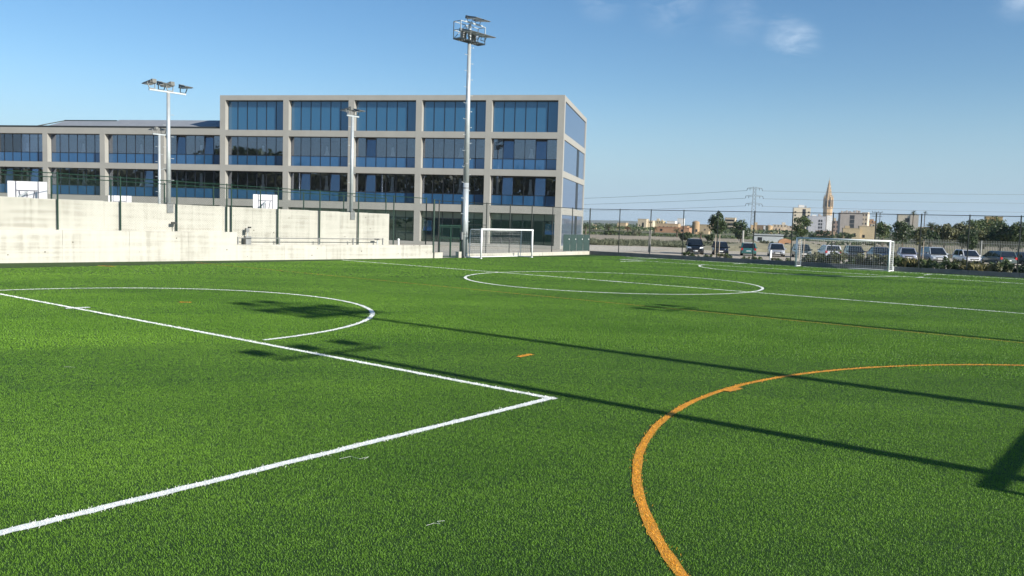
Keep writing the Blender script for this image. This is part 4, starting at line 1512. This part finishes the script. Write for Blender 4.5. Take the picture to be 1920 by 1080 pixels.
# ------------------------------------------------------------------ parked cars
def car_kit(kind):
    """meshes of one car type; front towards -y, centred on x, wheels on z = 0"""
    spec = {'hatch': (3.9, 1.70, 1.46, .86, .62, .15), 'suv': (4.4, 1.84, 1.70, 1.0, .70, .30), 'mpv': (4.3, 1.78, 1.62, .92, .40, .20),
            'estate': (4.5, 1.76, 1.47, .88, .85, .12), 'saloon': (4.4, 1.74, 1.43, .88, .95, .75)}[kind]
    L, Wd, H, belt, hood, boot = spec
    k = {}
    y0, y1 = -L / 2, L / 2
    st = [(y0, .80, .36, .55), (y0 + .12, .92, .24, .68), (y0 + .45, .98, .20, belt - .14), (y0 + hood + .35, 1.0, .19, belt - .02), (0, 1.0, .19, belt), (y1 - .7, 1.0, .19, belt + .02),
          (y1 - .15, .97, .22, belt), (y1, .88, .34, belt - .22)]
    mb = MB()
    ring = []
    for y, wf, zb, zt in st:
        w = Wd / 2 * wf
        ring.append([(-w * .92, y, zb), (-w, y, zb + .14), (-w, y, (zb + zt) / 2 + .06), (-w * .94, y, zt), (w * .94, y, zt), (w, y, (zb + zt) / 2 + .06), (w, y, zb + .14), (w * .92, y, zb)])
    n = 8
    vs = [q for r_ in ring for q in r_]
    fs = []
    for i in range(len(ring) - 1):
        for j in range(n):
            fs.append((i * n + j, i * n + (j + 1) % n, (i + 1) * n + (j + 1) % n, (i + 1) * n + j))
    fs += [tuple(range(n - 1, -1, -1)), tuple((len(ring) - 1) * n + j for j in range(n))]
    mb.add(vs, fs)
    k['body'] = mb
    # greenhouse
    w0, w1 = Wd / 2 * .93, Wd / 2 * .74
    gy0, gy1 = y0 + hood + .10, y1 - boot + .02
    ry0, ry1 = y0 + hood + .95, y1 - boot - (.28 if kind != 'saloon' else .75)
    zb, zr = belt - .04, H - .05
    core = MB().add([(-w0 * .985, gy0 + .05, zb), (w0 * .985, gy0 + .05, zb), (w0 * .985, gy1 - .04, zb), (-w0 * .985, gy1 - .04, zb), (-w1 * .985, ry0 + .03, zr), (w1 * .985, ry0 + .03, zr), (w1 * .985, ry1 - .03, zr), (-w1 * .985, ry1 - .03, zr)],
                    [(0, 3, 2, 1), (4, 5, 6, 7), (0, 1, 5, 4), (1, 2, 6, 5), (2, 3, 7, 6), (3, 0, 4, 7)])
    k['cabin'] = core

    def quad(a_, b_, c_, d_, th=.012, ins=.06):
        a_, b_, c_, d_ = map(Vector, (a_, b_, c_, d_))
        ce = (a_ + b_ + c_ + d_) / 4
        nrm = (b_ - a_).cross(d_ - a_).normalized()
        pts = []
        for q in (a_, b_, c_, d_):
            pts.append(q + (ce - q) * ins)
        return MB().add([q + nrm * th for q in pts] + [q - nrm * th for q in pts], [(0, 1, 2, 3), (7, 6, 5, 4), (0, 4, 5, 1), (1, 5, 6, 2), (2, 6, 7, 3), (3, 7, 4, 0)])
    k['windscreen'] = quad((-w0, gy0, zb + .03), (w0, gy0, zb + .03), (w1, ry0, zr), (-w1, ry0, zr))
    k['rear_window'] = quad((w0, gy1, zb + .08), (-w0, gy1, zb + .08), (-w1, ry1, zr), (w1, ry1, zr))
    ym0, ym1 = (gy0 * .52 + gy1 * .48), (ry0 * .52 + ry1 * .48)
    sides = []
    for s_ in (-1, 1):
        for (a_, b_, c_, d_) in ((gy0 + .25, ym0, ym1, ry0 + .02), (ym0, gy1 - .2, ry1 - .02, ym1)):
            sides.append(quad((s_ * w0, a_, zb + .04), (s_ * w0, b_, zb + .04), (s_ * w1, c_, zr), (s_ * w1, d_, zr), ins=.08))
    k['side_windows'] = sides
    k['roof'] = MB().add([(-w1 * 1.03, ry0 - .03, zr - .01), (w1 * 1.03, ry0 - .03, zr - .01), (w1 * 1.03, ry1 + .05, zr - .01), (-w1 * 1.03, ry1 + .05, zr - .01), (-w1 * .9, ry0 + .15, H), (w1 * .9, ry0 + .15, H), (w1 * .9, ry1 - .1, H), (-w1 * .9, ry1 - .1, H)],
                         [(0, 3, 2, 1), (4, 5, 6, 7), (0, 1, 5, 4), (1, 2, 6, 5), (2, 3, 7, 6), (3, 0, 4, 7)])
    pl = MB()
    for s_ in (-1, 1):
        pl.bar((s_ * w0, gy0, zb), (s_ * w1, ry0, zr), .07)
        pl.bar((s_ * w0, gy1, zb), (s_ * w1, ry1, zr), .11)
        pl.bar((s_ * w0, ym0, zb), (s_ * w1, ym1, zr), .06)
    k['pillars'] = pl
    wy = (y0 + .78, y1 - .76)
    wr = .34 if kind == 'suv' else .30
    k['wheel_pos'] = [(s_ * (Wd / 2 - .11), y, wr) for y in wy for s_ in (-1, 1)]
    k['tyre'] = MB().tube((-.11, 0, 0), (.11, 0, 0), wr, n=18)
    rim = MB().tube((-.118, 0, 0), (.118, 0, 0), wr * .62, n=12)
    k['rim'] = rim
    zl = belt - .22
    k['headlights'] = [MB().add([(s_ * Wd * .24, y0 + .02, zl - .10), (s_ * Wd * .45, y0 + .10, zl - .06), (s_ * Wd * .455, y0 + .36, zl + .08), (s_ * Wd * .27, y0 + .08, zl + .05), (s_ * Wd * .24, y0 + .12, zl - .10), (s_ * Wd * .43, y0 + .22, zl - .06), (s_ * Wd * .43, y0 + .44, zl + .06), (s_ * Wd * .27, y0 + .25, zl + .03)],
                                [(0, 1, 2, 3), (7, 6, 5, 4), (0, 4, 5, 1), (1, 5, 6, 2), (2, 6, 7, 3), (3, 7, 4, 0)]) for s_ in (-1, 1)]
    k['taillights'] = [MB().cbox((s_ * Wd * .42, y1 - .07, belt - .12), (.2, .14, .24)) for s_ in (-1, 1)]
    k['grille'] = MB().cbox((0, y0 + .035, .52), (Wd * .5, .08, .12)).cbox((0, y0 + .05, .32), (Wd * .72, .10, .12))
    k['plate_front'] = MB().cbox((0, y0 - .02, .42), (.50, .03, .115))
    k['plate_rear'] = MB().cbox((0, y1 + .005, belt - .34), (.50, .03, .115))
    k['bumper'] = MB().cbox((0, y1 - .0, .40), (Wd * .9, .12, .20))
    k['mirrors'] = [MB().cbox((s_ * (Wd / 2 + .07), gy0 + .32, belt + .03), (.20, .12, .14)) for s_ in (-1, 1)]
    k['dims'] = spec
    return k


KITS = {}


def car(label, kind, col, x, y, rz, roof=None, name='parked_car'):
    kd = KITS.setdefault(kind, car_kit(kind))
    t = thing(name, label, 'car', (x, y, -.03), rz, 'cars parked beyond the side fence')
    pm = mat('car_paint', col, .28, metal=.25, coat=.6)
    rp = pm if roof is None else mat('car_roof_paint', roof, .3, coat=.5)
    b_ = kd['body'].build('body', pm, t)
    bv = b_.modifiers.new('bevel', 'BEVEL')
    bv.width = .06
    bv.segments = 2
    for p_ in b_.data.polygons:
        p_.use_smooth = True
    t.scale = (.83, .83, .83)
    kd['cabin'].build('cabin', 'car_glass', t)
    kd['windscreen'].build('windscreen', 'car_glass', t)
    kd['rear_window'].build('rear_window', 'car_glass', t)
    for q in kd['side_windows']:
        q.build('side_window', 'car_glass', t)
    kd['roof'].build('roof', rp, t)
    kd['pillars'].build('pillar_frame', pm, t)
    for q in kd['wheel_pos']:
        w = kd['tyre'].build('wheel', 'tyre', t, loc=q)
        kd['rim'].build('rim', 'rim', w)
    for q in kd['headlights']:
        q.build('headlight', 'head_lens', t)
    for q in kd['taillights']:
        q.build('tail_light', 'tail_lens', t)
    kd['grille'].build('grille', 'trim', t)
    kd['bumper'].build('rear_bumper', pm, t)
    kd['plate_front'].build('number_plate', 'plate', t)
    kd['plate_rear'].build('number_plate', 'plate', t)
    for q in kd['mirrors']:
        q.build('mirror', pm, t)
    return t


FR, BK = R(4), R(184)
car('black off-road car with a bright headlight, leftmost in the row', 'suv', (.010, .011, .014), 17.0, 79.2, R(-9))
car('dark navy hatchback behind the round staked tree', 'hatch', (.014, .018, .04), 19.5, 79.6, R(-11))
car('teal green hatchback with a pale roof, seen from behind', 'hatch', (.05, .16, .16), 22.2, 79.8, R(166), roof=(.45, .47, .44))
car('silver hatchback facing the pitch, right of the teal car', 'hatch', (.42, .44, .48), 24.7, 79.3, R(-13))
car('dark teal hatchback half hidden by the left goal post', 'hatch', (.06, .085, .095), 26.9, 78.8, R(-10))
car('white estate car with red tail lights, seen through the goal net', 'estate', (.66, .68, .72), 29.3, 78.4, R(172))
car('charcoal hatchback seen through the middle of the goal net', 'hatch', (.03, .035, .04), 31.4, 77.8, R(-12))
car('dark blue saloon seen through the right of the goal net', 'saloon', (.02, .03, .07), 33.6, 77.4, R(-6))
car('lavender silver hatchback just right of the far goal', 'hatch', (.40, .42, .52), 36.0, 77.2, R(-18))
car('pale silver people carrier facing the pitch at an angle', 'mpv', (.50, .54, .58), 37.9, 76.2, R(-8))
car('white hatchback facing the pitch at an angle, beside the dark bushy tree', 'hatch', (.78, .79, .80), 40.1, 74.6, R(-7))
car('dark grey green estate car with a red tail light, right of the white hatchback', 'estate', (.08, .11, .11), 42.2, 73.6, R(178))
car('dark navy car at the right edge of the row', 'saloon', (.018, .024, .05), 44.3, 73.2, R(176))


# ------------------------------------------------------------------ town beyond
def house(label, x, y, w, h, d, col, wins=(), rz=0.0, name='town_house', cat='house', extra=(), roofcol=None, z0=-.5):
    """block house; wins: (x fraction, z fraction, w, h) openings on the front face"""
    t = thing(name, label, cat, (x, y, 0), rz)
    m_ = mat('town_render', col, .9, var=.14, vscale=.4)
    MB().box(-w / 2, w / 2, 0, d, z0, h).build('wall', m_, t)
    MB().box(-w / 2 - .08, w / 2 + .08, -.08, d + .08, h, h + .22).build('roof', mat('town_roof', roofcol or tuple(c * .85 for c in col), .9, var=.15), t)
    if wins:
        wmesh = {}
        for fx, fz, ww, hh in wins:
            k_ = (ww, hh)
            if k_ not in wmesh:
                wmesh[k_] = MB().box(-ww / 2, ww / 2, -.05, .06, 0, hh).mesh('window', 'window_frame')
            inst('window', wmesh[k_], t, (-w / 2 + fx * w, -.01, fz * h))
    for (x0, x1, y0, y1, z0_, z1_, nm, c_) in extra:
        MB().box(x0, x1, y0, y1, z0_, z1_).build(nm, mat('town_detail', c_, .9, var=.12), t)
    return t


def grid(nx, nz, ww, hh, x0=.15, x1=.85, z0=.15, z1=.8):
    return [(x0 + (x1 - x0) * (i / (nx - 1) if nx > 1 else .5), z0 + (z1 - z0) * (j / (nz - 1) if nz > 1 else .5), ww, hh) for i in range(nx) for j in range(nz)]


CREAM, SAND, OCHRE, WHITE, TAUPE = (.52, .44, .32), (.46, .36, .23), (.50, .36, .17), (.66, .65, .62), (.30, .27, .245)
TA = R(-20)


def round_tower(label, x, y, r, h, col, cap=None):
    t = thing('round_tower', label, 'tower', (x, y, 0))
    MB().lathe([(r * 1.08, -.6), (r, h * .9), (r * 1.05, h * .93), (r * 1.0, h)], 18).build('tower_body', mat('tower_stone', col, .95, var=.25, vscale=.6), t, smooth=False)
    MB().box(-.35, .35, -r * 1.04, -r * .9, .2, 1.7).build('door', 'window_frame', t)
    MB().lathe([(r * .92, h + .003), (r * .3, h + .4)], 14).build('cap', mat('tower_cap', cap or (.3, .22, .15), .9), t)
    return t


round_tower('squat round stone tower in the first fence bay', 39.8, 420, 1.45, 1.9, SAND)
round_tower('round sandstone mill tower without sails left of the staked tree', 64.5, 300, 1.3, 4.3, (.42, .29, .17))
round_tower('round sandstone mill tower right of the pylon', 114.6, 380, 1.5, 4.0, (.46, .33, .19))
house('small pale sand house behind the second fence post', 50.8, 400, 4.2, 3.3, 6, SAND, [(.6, .35, .6, .8)], TA)
house('cream house with a tall dark opening left of the third fence post', 60.5, 400, 4.1, 5.4, 6, CREAM, [(.62, .3, .8, 2.2), (.25, .4, .5, .7)], TA)
house('cream annex with small windows behind the third fence post', 64.4, 402, 3.0, 4.7, 6, (.56, .49, .37), grid(3, 2, .35, .6), TA)
house('pale yellow house with roof parapets right of the third fence post', 81.9, 480, 5.6, 5.2, 7, (.55, .46, .27), grid(4, 2, .5, .8), TA, extra=((-1.2, .2, 1, 3, 5.4, 6.6, 'roof_room', CREAM), (1.4, 2.2, 1, 3, 5.4, 6.0, 'roof_room', CREAM)))
house('white gabled house left of the fourth fence post', 89, 480, 4.6, 5.3, 7, WHITE, [(.7, .5, .5, .8)], TA)
house('tall white house beside the fourth fence post', 92.2, 470, 3.1, 6.8, 6, WHITE, [(.3, .6, .4, .6)], TA)
house('low terracotta roofed sheds below the white houses', 61.6, 330, 13.5, 1.9, 8, (.42, .24, .14), [(.2, .3, .8, .8), (.8, .3, .8, .8)], TA, roofcol=(.38, .17, .09))
house('sand coloured gabled house beside the round mill tower', 69.7, 310, 3.3, 3.3, 5, SAND, [(.6, .4, .4, .5)], TA)
house('terracotta shed roofs in front of the pale yellow house', 84, 440, 12, 2.6, 8, (.40, .25, .15), [], TA, roofcol=(.36, .19, .11))
house('long low sand houses between the mill tower and the pale yellow house', 78, 430, 11, 3.6, 8, (.44, .32, .20), grid(5, 1, .5, .7), TA)
t = house('cream apartment house with three dark balconies behind the staked tree', 107, 420, 5.0, 7.4, 7, CREAM, [], TA)
for k in range(3):
    MB().box(-1.9, 2.1, -.10, .1, 1.3 + k * 2.1, 2.5 + k * 2.1).build('balcony_recess', 'window_frame', t)
    MB().box(-2.2, 2.4, -1.0, -.11, .95 + k * 2.1, 1.5 + k * 2.1).build('balcony', mat('balcony_front', CREAM, .9), t)
house('brown and white flat roofed block right of the pylon', 117, 400, 4.2, 4.0, 6, (.25, .17, .11), [(.3, .5, .4, .6)], TA, extra=((.9, 1.8, -.1, 3, -.4, 4.0, 'white_bay', WHITE),))
house('long pale grey shed behind the silver hatchback', 51.3, 170, 5.6, 1.25, 5, (.42, .46, .47), [(.2, .1, .8, .7)], R(-14))
t = thing('brick_hut', 'small orange vaulted hut with a dark arched door behind the cars', 'hut', (40.2, 125, 0), R(-15))
arch = [(-.95, -.1), (.95, -.1)] + [(.95 * math.cos(R(a_)), .65 + .5 * math.sin(R(a_))) for a_ in range(0, 181, 20)]
hv = [(x, 0, z) for x, z in arch] + [(x, 2.2, z) for x, z in arch]
na = len(arch)
MB().add(hv, [tuple(range(na)), tuple(range(2 * na - 1, na - 1, -1))] + [(i, na + i, na + (i + 1) % na, (i + 1) % na) for i in range(na)]).build('hut_shell', mat('orange_plaster', (.52, .29, .16), .9, var=.2, vscale=1.5), t)
MB().box(-.02, .5, -.03, .03, -.05, .55).build('door', 'window_frame', t)
house('tall cream tower block left of the church spire', 237.6, 700, 13.2, 20.6, 12, (.60, .53, .40), [(.62, .0, 2.6, 19.8)] + grid(2, 6, 1.2, 1.4, .1, .9), R(-14), 'tower_block', 'tower block',  # tallest opening is a flat dark panel painted as the shaded central recess
      extra=((-2.8, 1.6, 2, 7, 20.8, 23.2, 'roof_room', WHITE), (2.2, 3.4, 2, 4, 20.8, 22.6, 'lift_room', (.3, .3, .3))))
house('pale grey apartment block with a column of dark windows below the spire', 214.7, 600, 11.8, 12.4, 10, (.36, .37, .40), [(.62 + dx, .12 + k * .19, 1.1, 1.6) for k in range(4) for dx in (0, .13)], R(-12), 'apartment_block', 'apartment block',
      extra=((-3.5, -.5, 2, 5, 12.6, 13.6, 'roof_room', WHITE), (1, 2.4, 2, 5, 12.6, 14.2, 'roof_room', (.4, .36, .33))))
house('bright white gable end beside the grey apartment block', 222.6, 598, 3.6, 13.2, 4, (.82, .81, .78), [], R(-18), 'apartment_block', 'apartment block')
house('brownish terraced houses between the white gable and the taupe block', 247.1, 650, 9.4, 10.2, 9, (.30, .22, .18), grid(4, 3, .9, 1.8), R(-15), 'town_house', 'house', extra=((-2, 0, 1, 4, 10.4, 12.6, 'roof_room', CREAM), (1.6, 3, 1, 4, 10.4, 11.8, 'roof_room', TAUPE)))
house('big taupe apartment block with a dark window strip and roof clutter', 246.8, 620, 15.4, 16.0, 12, TAUPE, [(.53, .12 + k * .2, 3.2, 2.9) for k in range(4)], R(-14), 'apartment_block', 'apartment block',
      extra=tuple((-7 + i * 1.7, -6 + i * 1.7 + random.uniform(-.2, .5), 1, 4, 16.2, 16.2 + random.uniform(.6, 2.0), 'roof_room', TAUPE if i % 2 else (.45, .4, .35)) for i in range(8)))
house('cream flank with small dark windows on the right of the taupe block', 257.2, 622, 4.0, 16.6, 10, (.58, .51, .40), grid(2, 5, .8, 1.3, .25, .75, .1, .85), R(-30), 'apartment_block', 'apartment block')
house('orange brown houses right of the taupe block', 268.5, 640, 5.8, 12.0, 9, (.42, .24, .12), grid(3, 3, .8, 1.5), R(-15))
house('low sandstone house behind the middle of the far goal', 119.7, 300, 5.6, 3.5, 6, (.50, .40, .25), [(.7, .3, .6, .9)], R(-18), extra=((-2.2, -.6, .5, 3, 3.7, 4.5, 'roof_room', SAND),))
house('sandstone house with a ruined gable behind the right of the far goal', 125.2, 300, 5.2, 4.4, 6, (.52, .42, .27), [(.3, .1, .8, 1.0)], R(-18))
house('reddish low house below the grey apartment block', 110.5, 300, 6.4, 2.3, 5, (.42, .29, .20), [(.3, .4, .5, .6)], R(-18))
house('cream house with one balcony window behind the tall palms', 139.5, 300, 6.6, 8.9, 6, (.52, .47, .38), [(.45, .72, 1.2, 1.4), (.2, .4, .6, 1.0)], R(-20), extra=((.6, 3.3, -.3, .3, -.5, 8.85, 'stair_bay', (.44, .40, .34)),))
house('ochre cube house with small dark windows above the tree line', 141.6, 250, 4.3, 7.9, 5, OCHRE, [(.22, .76, .42, .5), (.6, .76, .42, .5), (.83, .76, .42, .5)], R(-24))
house('low cream houses in the distance right of the round mill tower', 170, 560, 16, 4.0, 8, (.50, .40, .29), grid(6, 1, .8, 1.2), R(-15))
house('distant sand houses left of the cream tower block', 196, 600, 14, 5.0, 8, (.46, .37, .28), grid(5, 2, .8, 1.1), R(-15))

house('warm ochre town house under the pylon wires, right of the round dark tree', 150, 520, 8.5, 4.6, 7, (.50, .36, .20), grid(3, 1, .7, .9, .2, .8, .45, .45), R(-15), extra=((-2.6, -.4, 1, 4, 4.8, 6.4, 'roof_room', SAND),))
house('cream flat roofed house left of the cream tower block', 176, 560, 9, 5.4, 7, CREAM, grid(4, 2, .8, .9), R(-15), extra=((1.2, 3.4, 1, 4, 5.6, 7.2, 'roof_room', (.56, .50, .40)),))
house('tan house with a stair tower left of the cream apartment house', 124.5, 520, 7, 5.6, 6, (.48, .37, .24), grid(3, 2, .7, .9), R(-15), extra=((-2.4, -.6, 1, 4, 5.8, 7.6, 'stair_tower', CREAM),))
house('tall brown house right behind the white gable end', 237.5, 655, 6.5, 12.4, 8, (.36, .27, .20), grid(2, 4, .9, 1.4), R(-15), extra=((-1.5, .5, 1, 4, 12.6, 14.2, 'roof_room', (.50, .42, .31)),))
house('orange tinted houses behind the young trees by the utility pole', 277, 660, 9, 11.0, 8, (.46, .30, .17), grid(3, 3, .9, 1.4), R(-15), extra=((-3, -1, 1, 4, 11.2, 12.8, 'roof_room', SAND),))
house('pale house between the young trees right of the utility pole', 181, 420, 7, 6.4, 6, (.55, .48, .37), grid(3, 2, .7, 1.0), R(-18))
house('low sand houses under the tall palms', 200, 420, 14, 5.6, 7, (.48, .38, .25), grid(5, 1, .8, 1.0), R(-18), extra=((-5, -2, 1, 4, 5.8, 7.4, 'roof_room', CREAM),))

# church spire
t = thing('church_tower', 'slender golden stone church tower with an openwork spire above the town', 'church tower', (443.5, 1200, 0), R(15))
stone = mat('golden_stone', (.46, .33, .19), .95, var=.3, vscale=.25)


def octa(r0, r1, z0, z1, n=8):
    return MB().tube((0, 0, z0), (0, 0, z1), r0, r1, n=n)


octa(6.6, 6.3, -3, 34).build('tower_shaft', stone, t)
octa(7.2, 7.2, 34, 35.2).build('cornice', stone, t)
octa(5.6, 5.2, 35.2, 48).build('belfry', stone, t)
for k in range(8):
    a_ = R(22.5 + 45 * k)
    MB().cbox((5.35 * math.cos(a_), 5.35 * math.sin(a_), 41), (1.0, 1.5, 8.5), Matrix.Rotation(a_, 3, 'Z')).build('belfry_opening', 'window_frame', t)
    b_ = R(45 * k)
    MB().tube((6.3 * math.cos(b_), 6.3 * math.sin(b_), 35.2), (6.1 * math.cos(b_), 6.1 * math.sin(b_), 46), .8, .7, n=6).tube((6.1 * math.cos(b_), 6.1 * math.sin(b_), 46), (6.0 * math.cos(b_), 6.0 * math.sin(b_), 54), .9, .03, n=6).build('pinnacle', stone, t)
octa(6.0, 6.0, 48, 49).build('cornice', stone, t)
sp2 = octa(4.8, .25, 49, 74.5)
for k in range(8):
    b_ = R(45 * k)
    for j in range(9):
        f_ = j / 9
        rr, zz = 4.8 * (1 - f_) + .3, 49 + 25 * f_
        sp2.cbox((rr * math.cos(b_), rr * math.sin(b_), zz + .6), (.6, .6, .8))
sp2.build('spire', stone, t)
for k in range(4):
    a_ = R(22.5 + 90 * k)
    for j in range(4):
        f_ = .08 + j * .2
        rr = 4.8 * (1 - f_) * .93
        MB().cbox((rr * math.cos(a_), rr * math.sin(a_), 49 + 25.5 * f_ + 1), (.5, 1.1 * (1 - f_), 2.2), Matrix.Rotation(a_, 3, 'Z')).build('spire_opening', 'window_frame', t)
MB().tube((0, 0, 74.3), (0, 0, 78), .16, n=6).cbox((0, 0, 76.6), (1.3, .2, .2)).build('cross', 'galv_dark', t)


# pylon and its wires
t = thing('lattice_pylon', 'grey lattice power pylon with three cross arms beyond the car park', 'pylon', (155.2, 550, 0), R(-16))
HP = 29.5


def pw_(z):
    return 1.75 * (1 - z / HP) + .75 * (z / HP)


lg = [MB() for _ in range(4)]
levels = [-2 + 2.25 * i for i in range(15)]
for i, (sx, sy) in enumerate(((-1, -1), (1, -1), (1, 1), (-1, 1))):
    lg[i].bar((sx * pw_(0), sy * pw_(0), -3), (sx * pw_(HP), sy * pw_(HP), HP), .26)
    lg[i].build('leg', 'galv_dark', t)
br = MB()
cs = [(-1, -1), (1, -1), (1, 1), (-1, 1)]
for a_, b_ in zip(levels, levels[1:]):
    for i in range(4):
        p_, q_ = cs[i], cs[(i + 1) % 4]
        br.bar((p_[0] * pw_(a_), p_[1] * pw_(a_), a_), (q_[0] * pw_(b_), q_[1] * pw_(b_), b_), .14)
        br.bar((q_[0] * pw_(a_), q_[1] * pw_(a_), a_), (p_[0] * pw_(b_), p_[1] * pw_(b_), b_), .14)
c = br.build('lattice_brace', 'galv_dark', t)
c['kind'] = 'stuff'
for z, w in ((28.6, 4.4), (23.6, 5.2), (18.6, 4.9)):
    am = MB()
    for s_ in (-1, 1):
        for sy in (-1, 1):
            am.bar((s_ * .8, sy * .8, z + .6), (s_ * w, 0, z), .18)
            am.bar((s_ * .8, sy * .8, z - .5), (s_ * w, 0, z), .16)
    ar = am.build('cross_arm', 'galv_dark', t)
    for s_ in (-1, 1):
        MB().tube((s_ * w, 0, z), (s_ * (w + .5), 0, z - 1.7), .16, n=6).tube((s_ * w * .66, 0, z), (s_ * w * .66, 0, z - 1.5), .14, n=6).build('insulator', 'trim', ar)
wire_m = mat('overhead_wire', (.10, .11, .12), .7)
for lb, a_, b_ in (('top overhead wire running right from the pylon', (160.2, 549, 27.0), (345, 560, 30.3)), ('middle overhead wire running right from the pylon', (160.9, 549, 22.0), (345, 560, 24.6)), ('lowest overhead wire running right from the pylon', (160.5, 549, 17.1), (345, 560, 18.6)),
                   ('top overhead wire running left from the pylon', (150.4, 551, 27.0), (40, 650, 21.0)), ('middle overhead wire running left from the pylon', (149.6, 551, 22.0), (40, 650, 16.5)), ('lowest overhead wire running left from the pylon', (150, 551, 17.1), (40, 650, 11.5))):
    a_, b_ = Vector(a_), Vector(b_)
    mb = MB()
    for dy in (0, 1.6):
        pr = None
        for i in range(25):
            s_ = i / 24
            q = a_.lerp(b_, s_) + Vector((0, dy, -1.6 * s_ * (1 - s_)))
            if pr is not None:
                mb.tube(pr, q, .085, n=4, caps=False)
            pr = q
    tag(mb.build('overhead_wire', wire_m), lb, 'power line', 'wires of the power line')
t = thing('utility_pole', 'dark utility pole with short cross arms right of the taupe block', 'utility pole', (106.9, 250, 0), R(-20))
MB().tube((0, 0, -.5), (0, 0, 8.5), .13, .09, n=8).tube((.9, 0, -.5), (.9, 0, 8.2), .12, .09, n=8).build('pole', 'trim', t)
for z in (8.3, 7.2):
    MB().bar((-1.3, 0, z), (1.5, 0, z), .12).build('cross_arm', 'trim', t)
for x in (-1.2, -.5, .4, 1.4):
    MB().tube((x, 0, 8.35), (x, 0, 8.75), .06, n=6).build('insulator', 'trim', t)

# far hills and the wooded horizon
hv, hf = [], []
nx = 90
for i in range(nx + 1):
    x = -1500 + 4600 * i / nx
    h = 7 + 14 * math.exp(-((x - 420) / 260) ** 2) + 7 * noise.noise(Vector((x * .004, 3, 1))) + 3 * noise.noise(Vector((x * .02, 5, 1)))
    h = max(h, 1)
    for yy, k in ((3250, -.06), (3450, .75), (3600, 1.0), (4200, -.06)):
        hv.append((x, yy + .12 * abs(x) * 0, h * k if k > 0 else -3))
for i in range(nx):
    for j in range(3):
        q = i * 4 + j
        hf.append((q, q + 4, q + 5, q + 1))
hm = MB().add(hv, hf)
tag(hm.build('hills', 'hill', smooth=True), kind='structure')


def wood(name, label, pts, hmin, hmax, n, leaf, m, seed, depth=12):
    """a far wood that reads as one mass of leaves"""
    g = np.random.default_rng(seed)
    pts = np.array(pts, float)
    seg = np.hypot(*(pts[1:] - pts[:-1]).T)
    cum = np.r_[0, np.cumsum(seg)]
    s_ = g.uniform(0, cum[-1], n)
    i = np.clip(np.searchsorted(cum, s_) - 1, 0, len(seg) - 1)
    f = ((s_ - cum[i]) / seg[i])[:, None]
    P = pts[i] * (1 - f) + pts[i + 1] * f
    P = P + g.normal(0, depth / 2, P.shape)
    top = np.array([hmin + (hmax - hmin) * (.5 + .5 * noise.noise(Vector((a_ * .045, seed, 0))) + .35 * noise.noise(Vector((a_ * .22, seed, 4)))) for a_ in s_])
    z = top * g.uniform(0, 1, n) ** .6
    Q = np.c_[P, z]
    A = g.normal(0, 1, (n, 3))
    A /= np.linalg.norm(A, axis=1)[:, None]
    B = np.cross(A, g.normal(0, 1, (n, 3)))
    B /= np.linalg.norm(B, axis=1)[:, None]
    s1 = leaf * g.uniform(.6, 1.4, n)[:, None]
    V = np.stack([Q - A * s1, Q + B * s1 * .6, Q + A * s1, Q - B * s1 * .6], 1).reshape(-1, 3)
    me = bpy.data.meshes.new(name)
    me.from_pydata(V.tolist(), [], [(4 * k, 4 * k + 1, 4 * k + 2, 4 * k + 3) for k in range(n)])
    me.materials.append(M[m])
    o = bpy.data.objects.new(name, me)
    COL.objects.link(o)
    tag(o, label, kind='stuff')
    return o


wood('far_wood', 'low dark wood along the foot of the town', [(20, 380), (150, 350), (330, 330)], 1.0, 2.6, 9000, .45, 'leaf_mid', 3, 18)
wood('distant_wood', 'distant low wood on the plain under the horizon', [(-100, 900), (300, 850), (900, 760)], 1.0, 4.5, 9000, 1.2, 'leaf_dark', 5, 60)
wood('hedge', 'low hedge along the far edge of the dry field', [(12, 208), (40, 204), (70, 196), (120, 190)], .3, 1.0, 5000, .22, 'leaf_mid', 8, 5)
wood('treeline', 'belt of tall trees behind the viewer, mirrored in the windows', [(-330, -40), (-230, -55), (-150, -62), (-60, -66), (10, -70)], 14, 18, 34000, .8, 'leaf_olive', 12, 14)
wood('treeline', 'taller clump of trees in the belt behind the viewer', [(-164, -61), (-145, -62)], 18, 26, 12000, .8, 'leaf_mid', 14, 8)

# thin summer air
hz_m = bpy.data.materials.new('thin_haze')
hz_m.use_nodes = True
ht = hz_m.node_tree
ht.nodes.remove(ht.nodes['Principled BSDF'])
pv = nd(ht, 'ShaderNodeVolumePrincipled')
pv.inputs['Color'].default_value = (.80, .90, 1.0, 1)
pv.inputs['Density'].default_value = 0.00011
pv.inputs['Anisotropy'].default_value = 0.0
ht.links.new(pv.outputs[0], ht.nodes['Material Output'].inputs['Volume'])
tag(MB().box(-4150, 4700, -2650, 5350, -4.2, 92).build('haze', hz_m), kind='stuff')
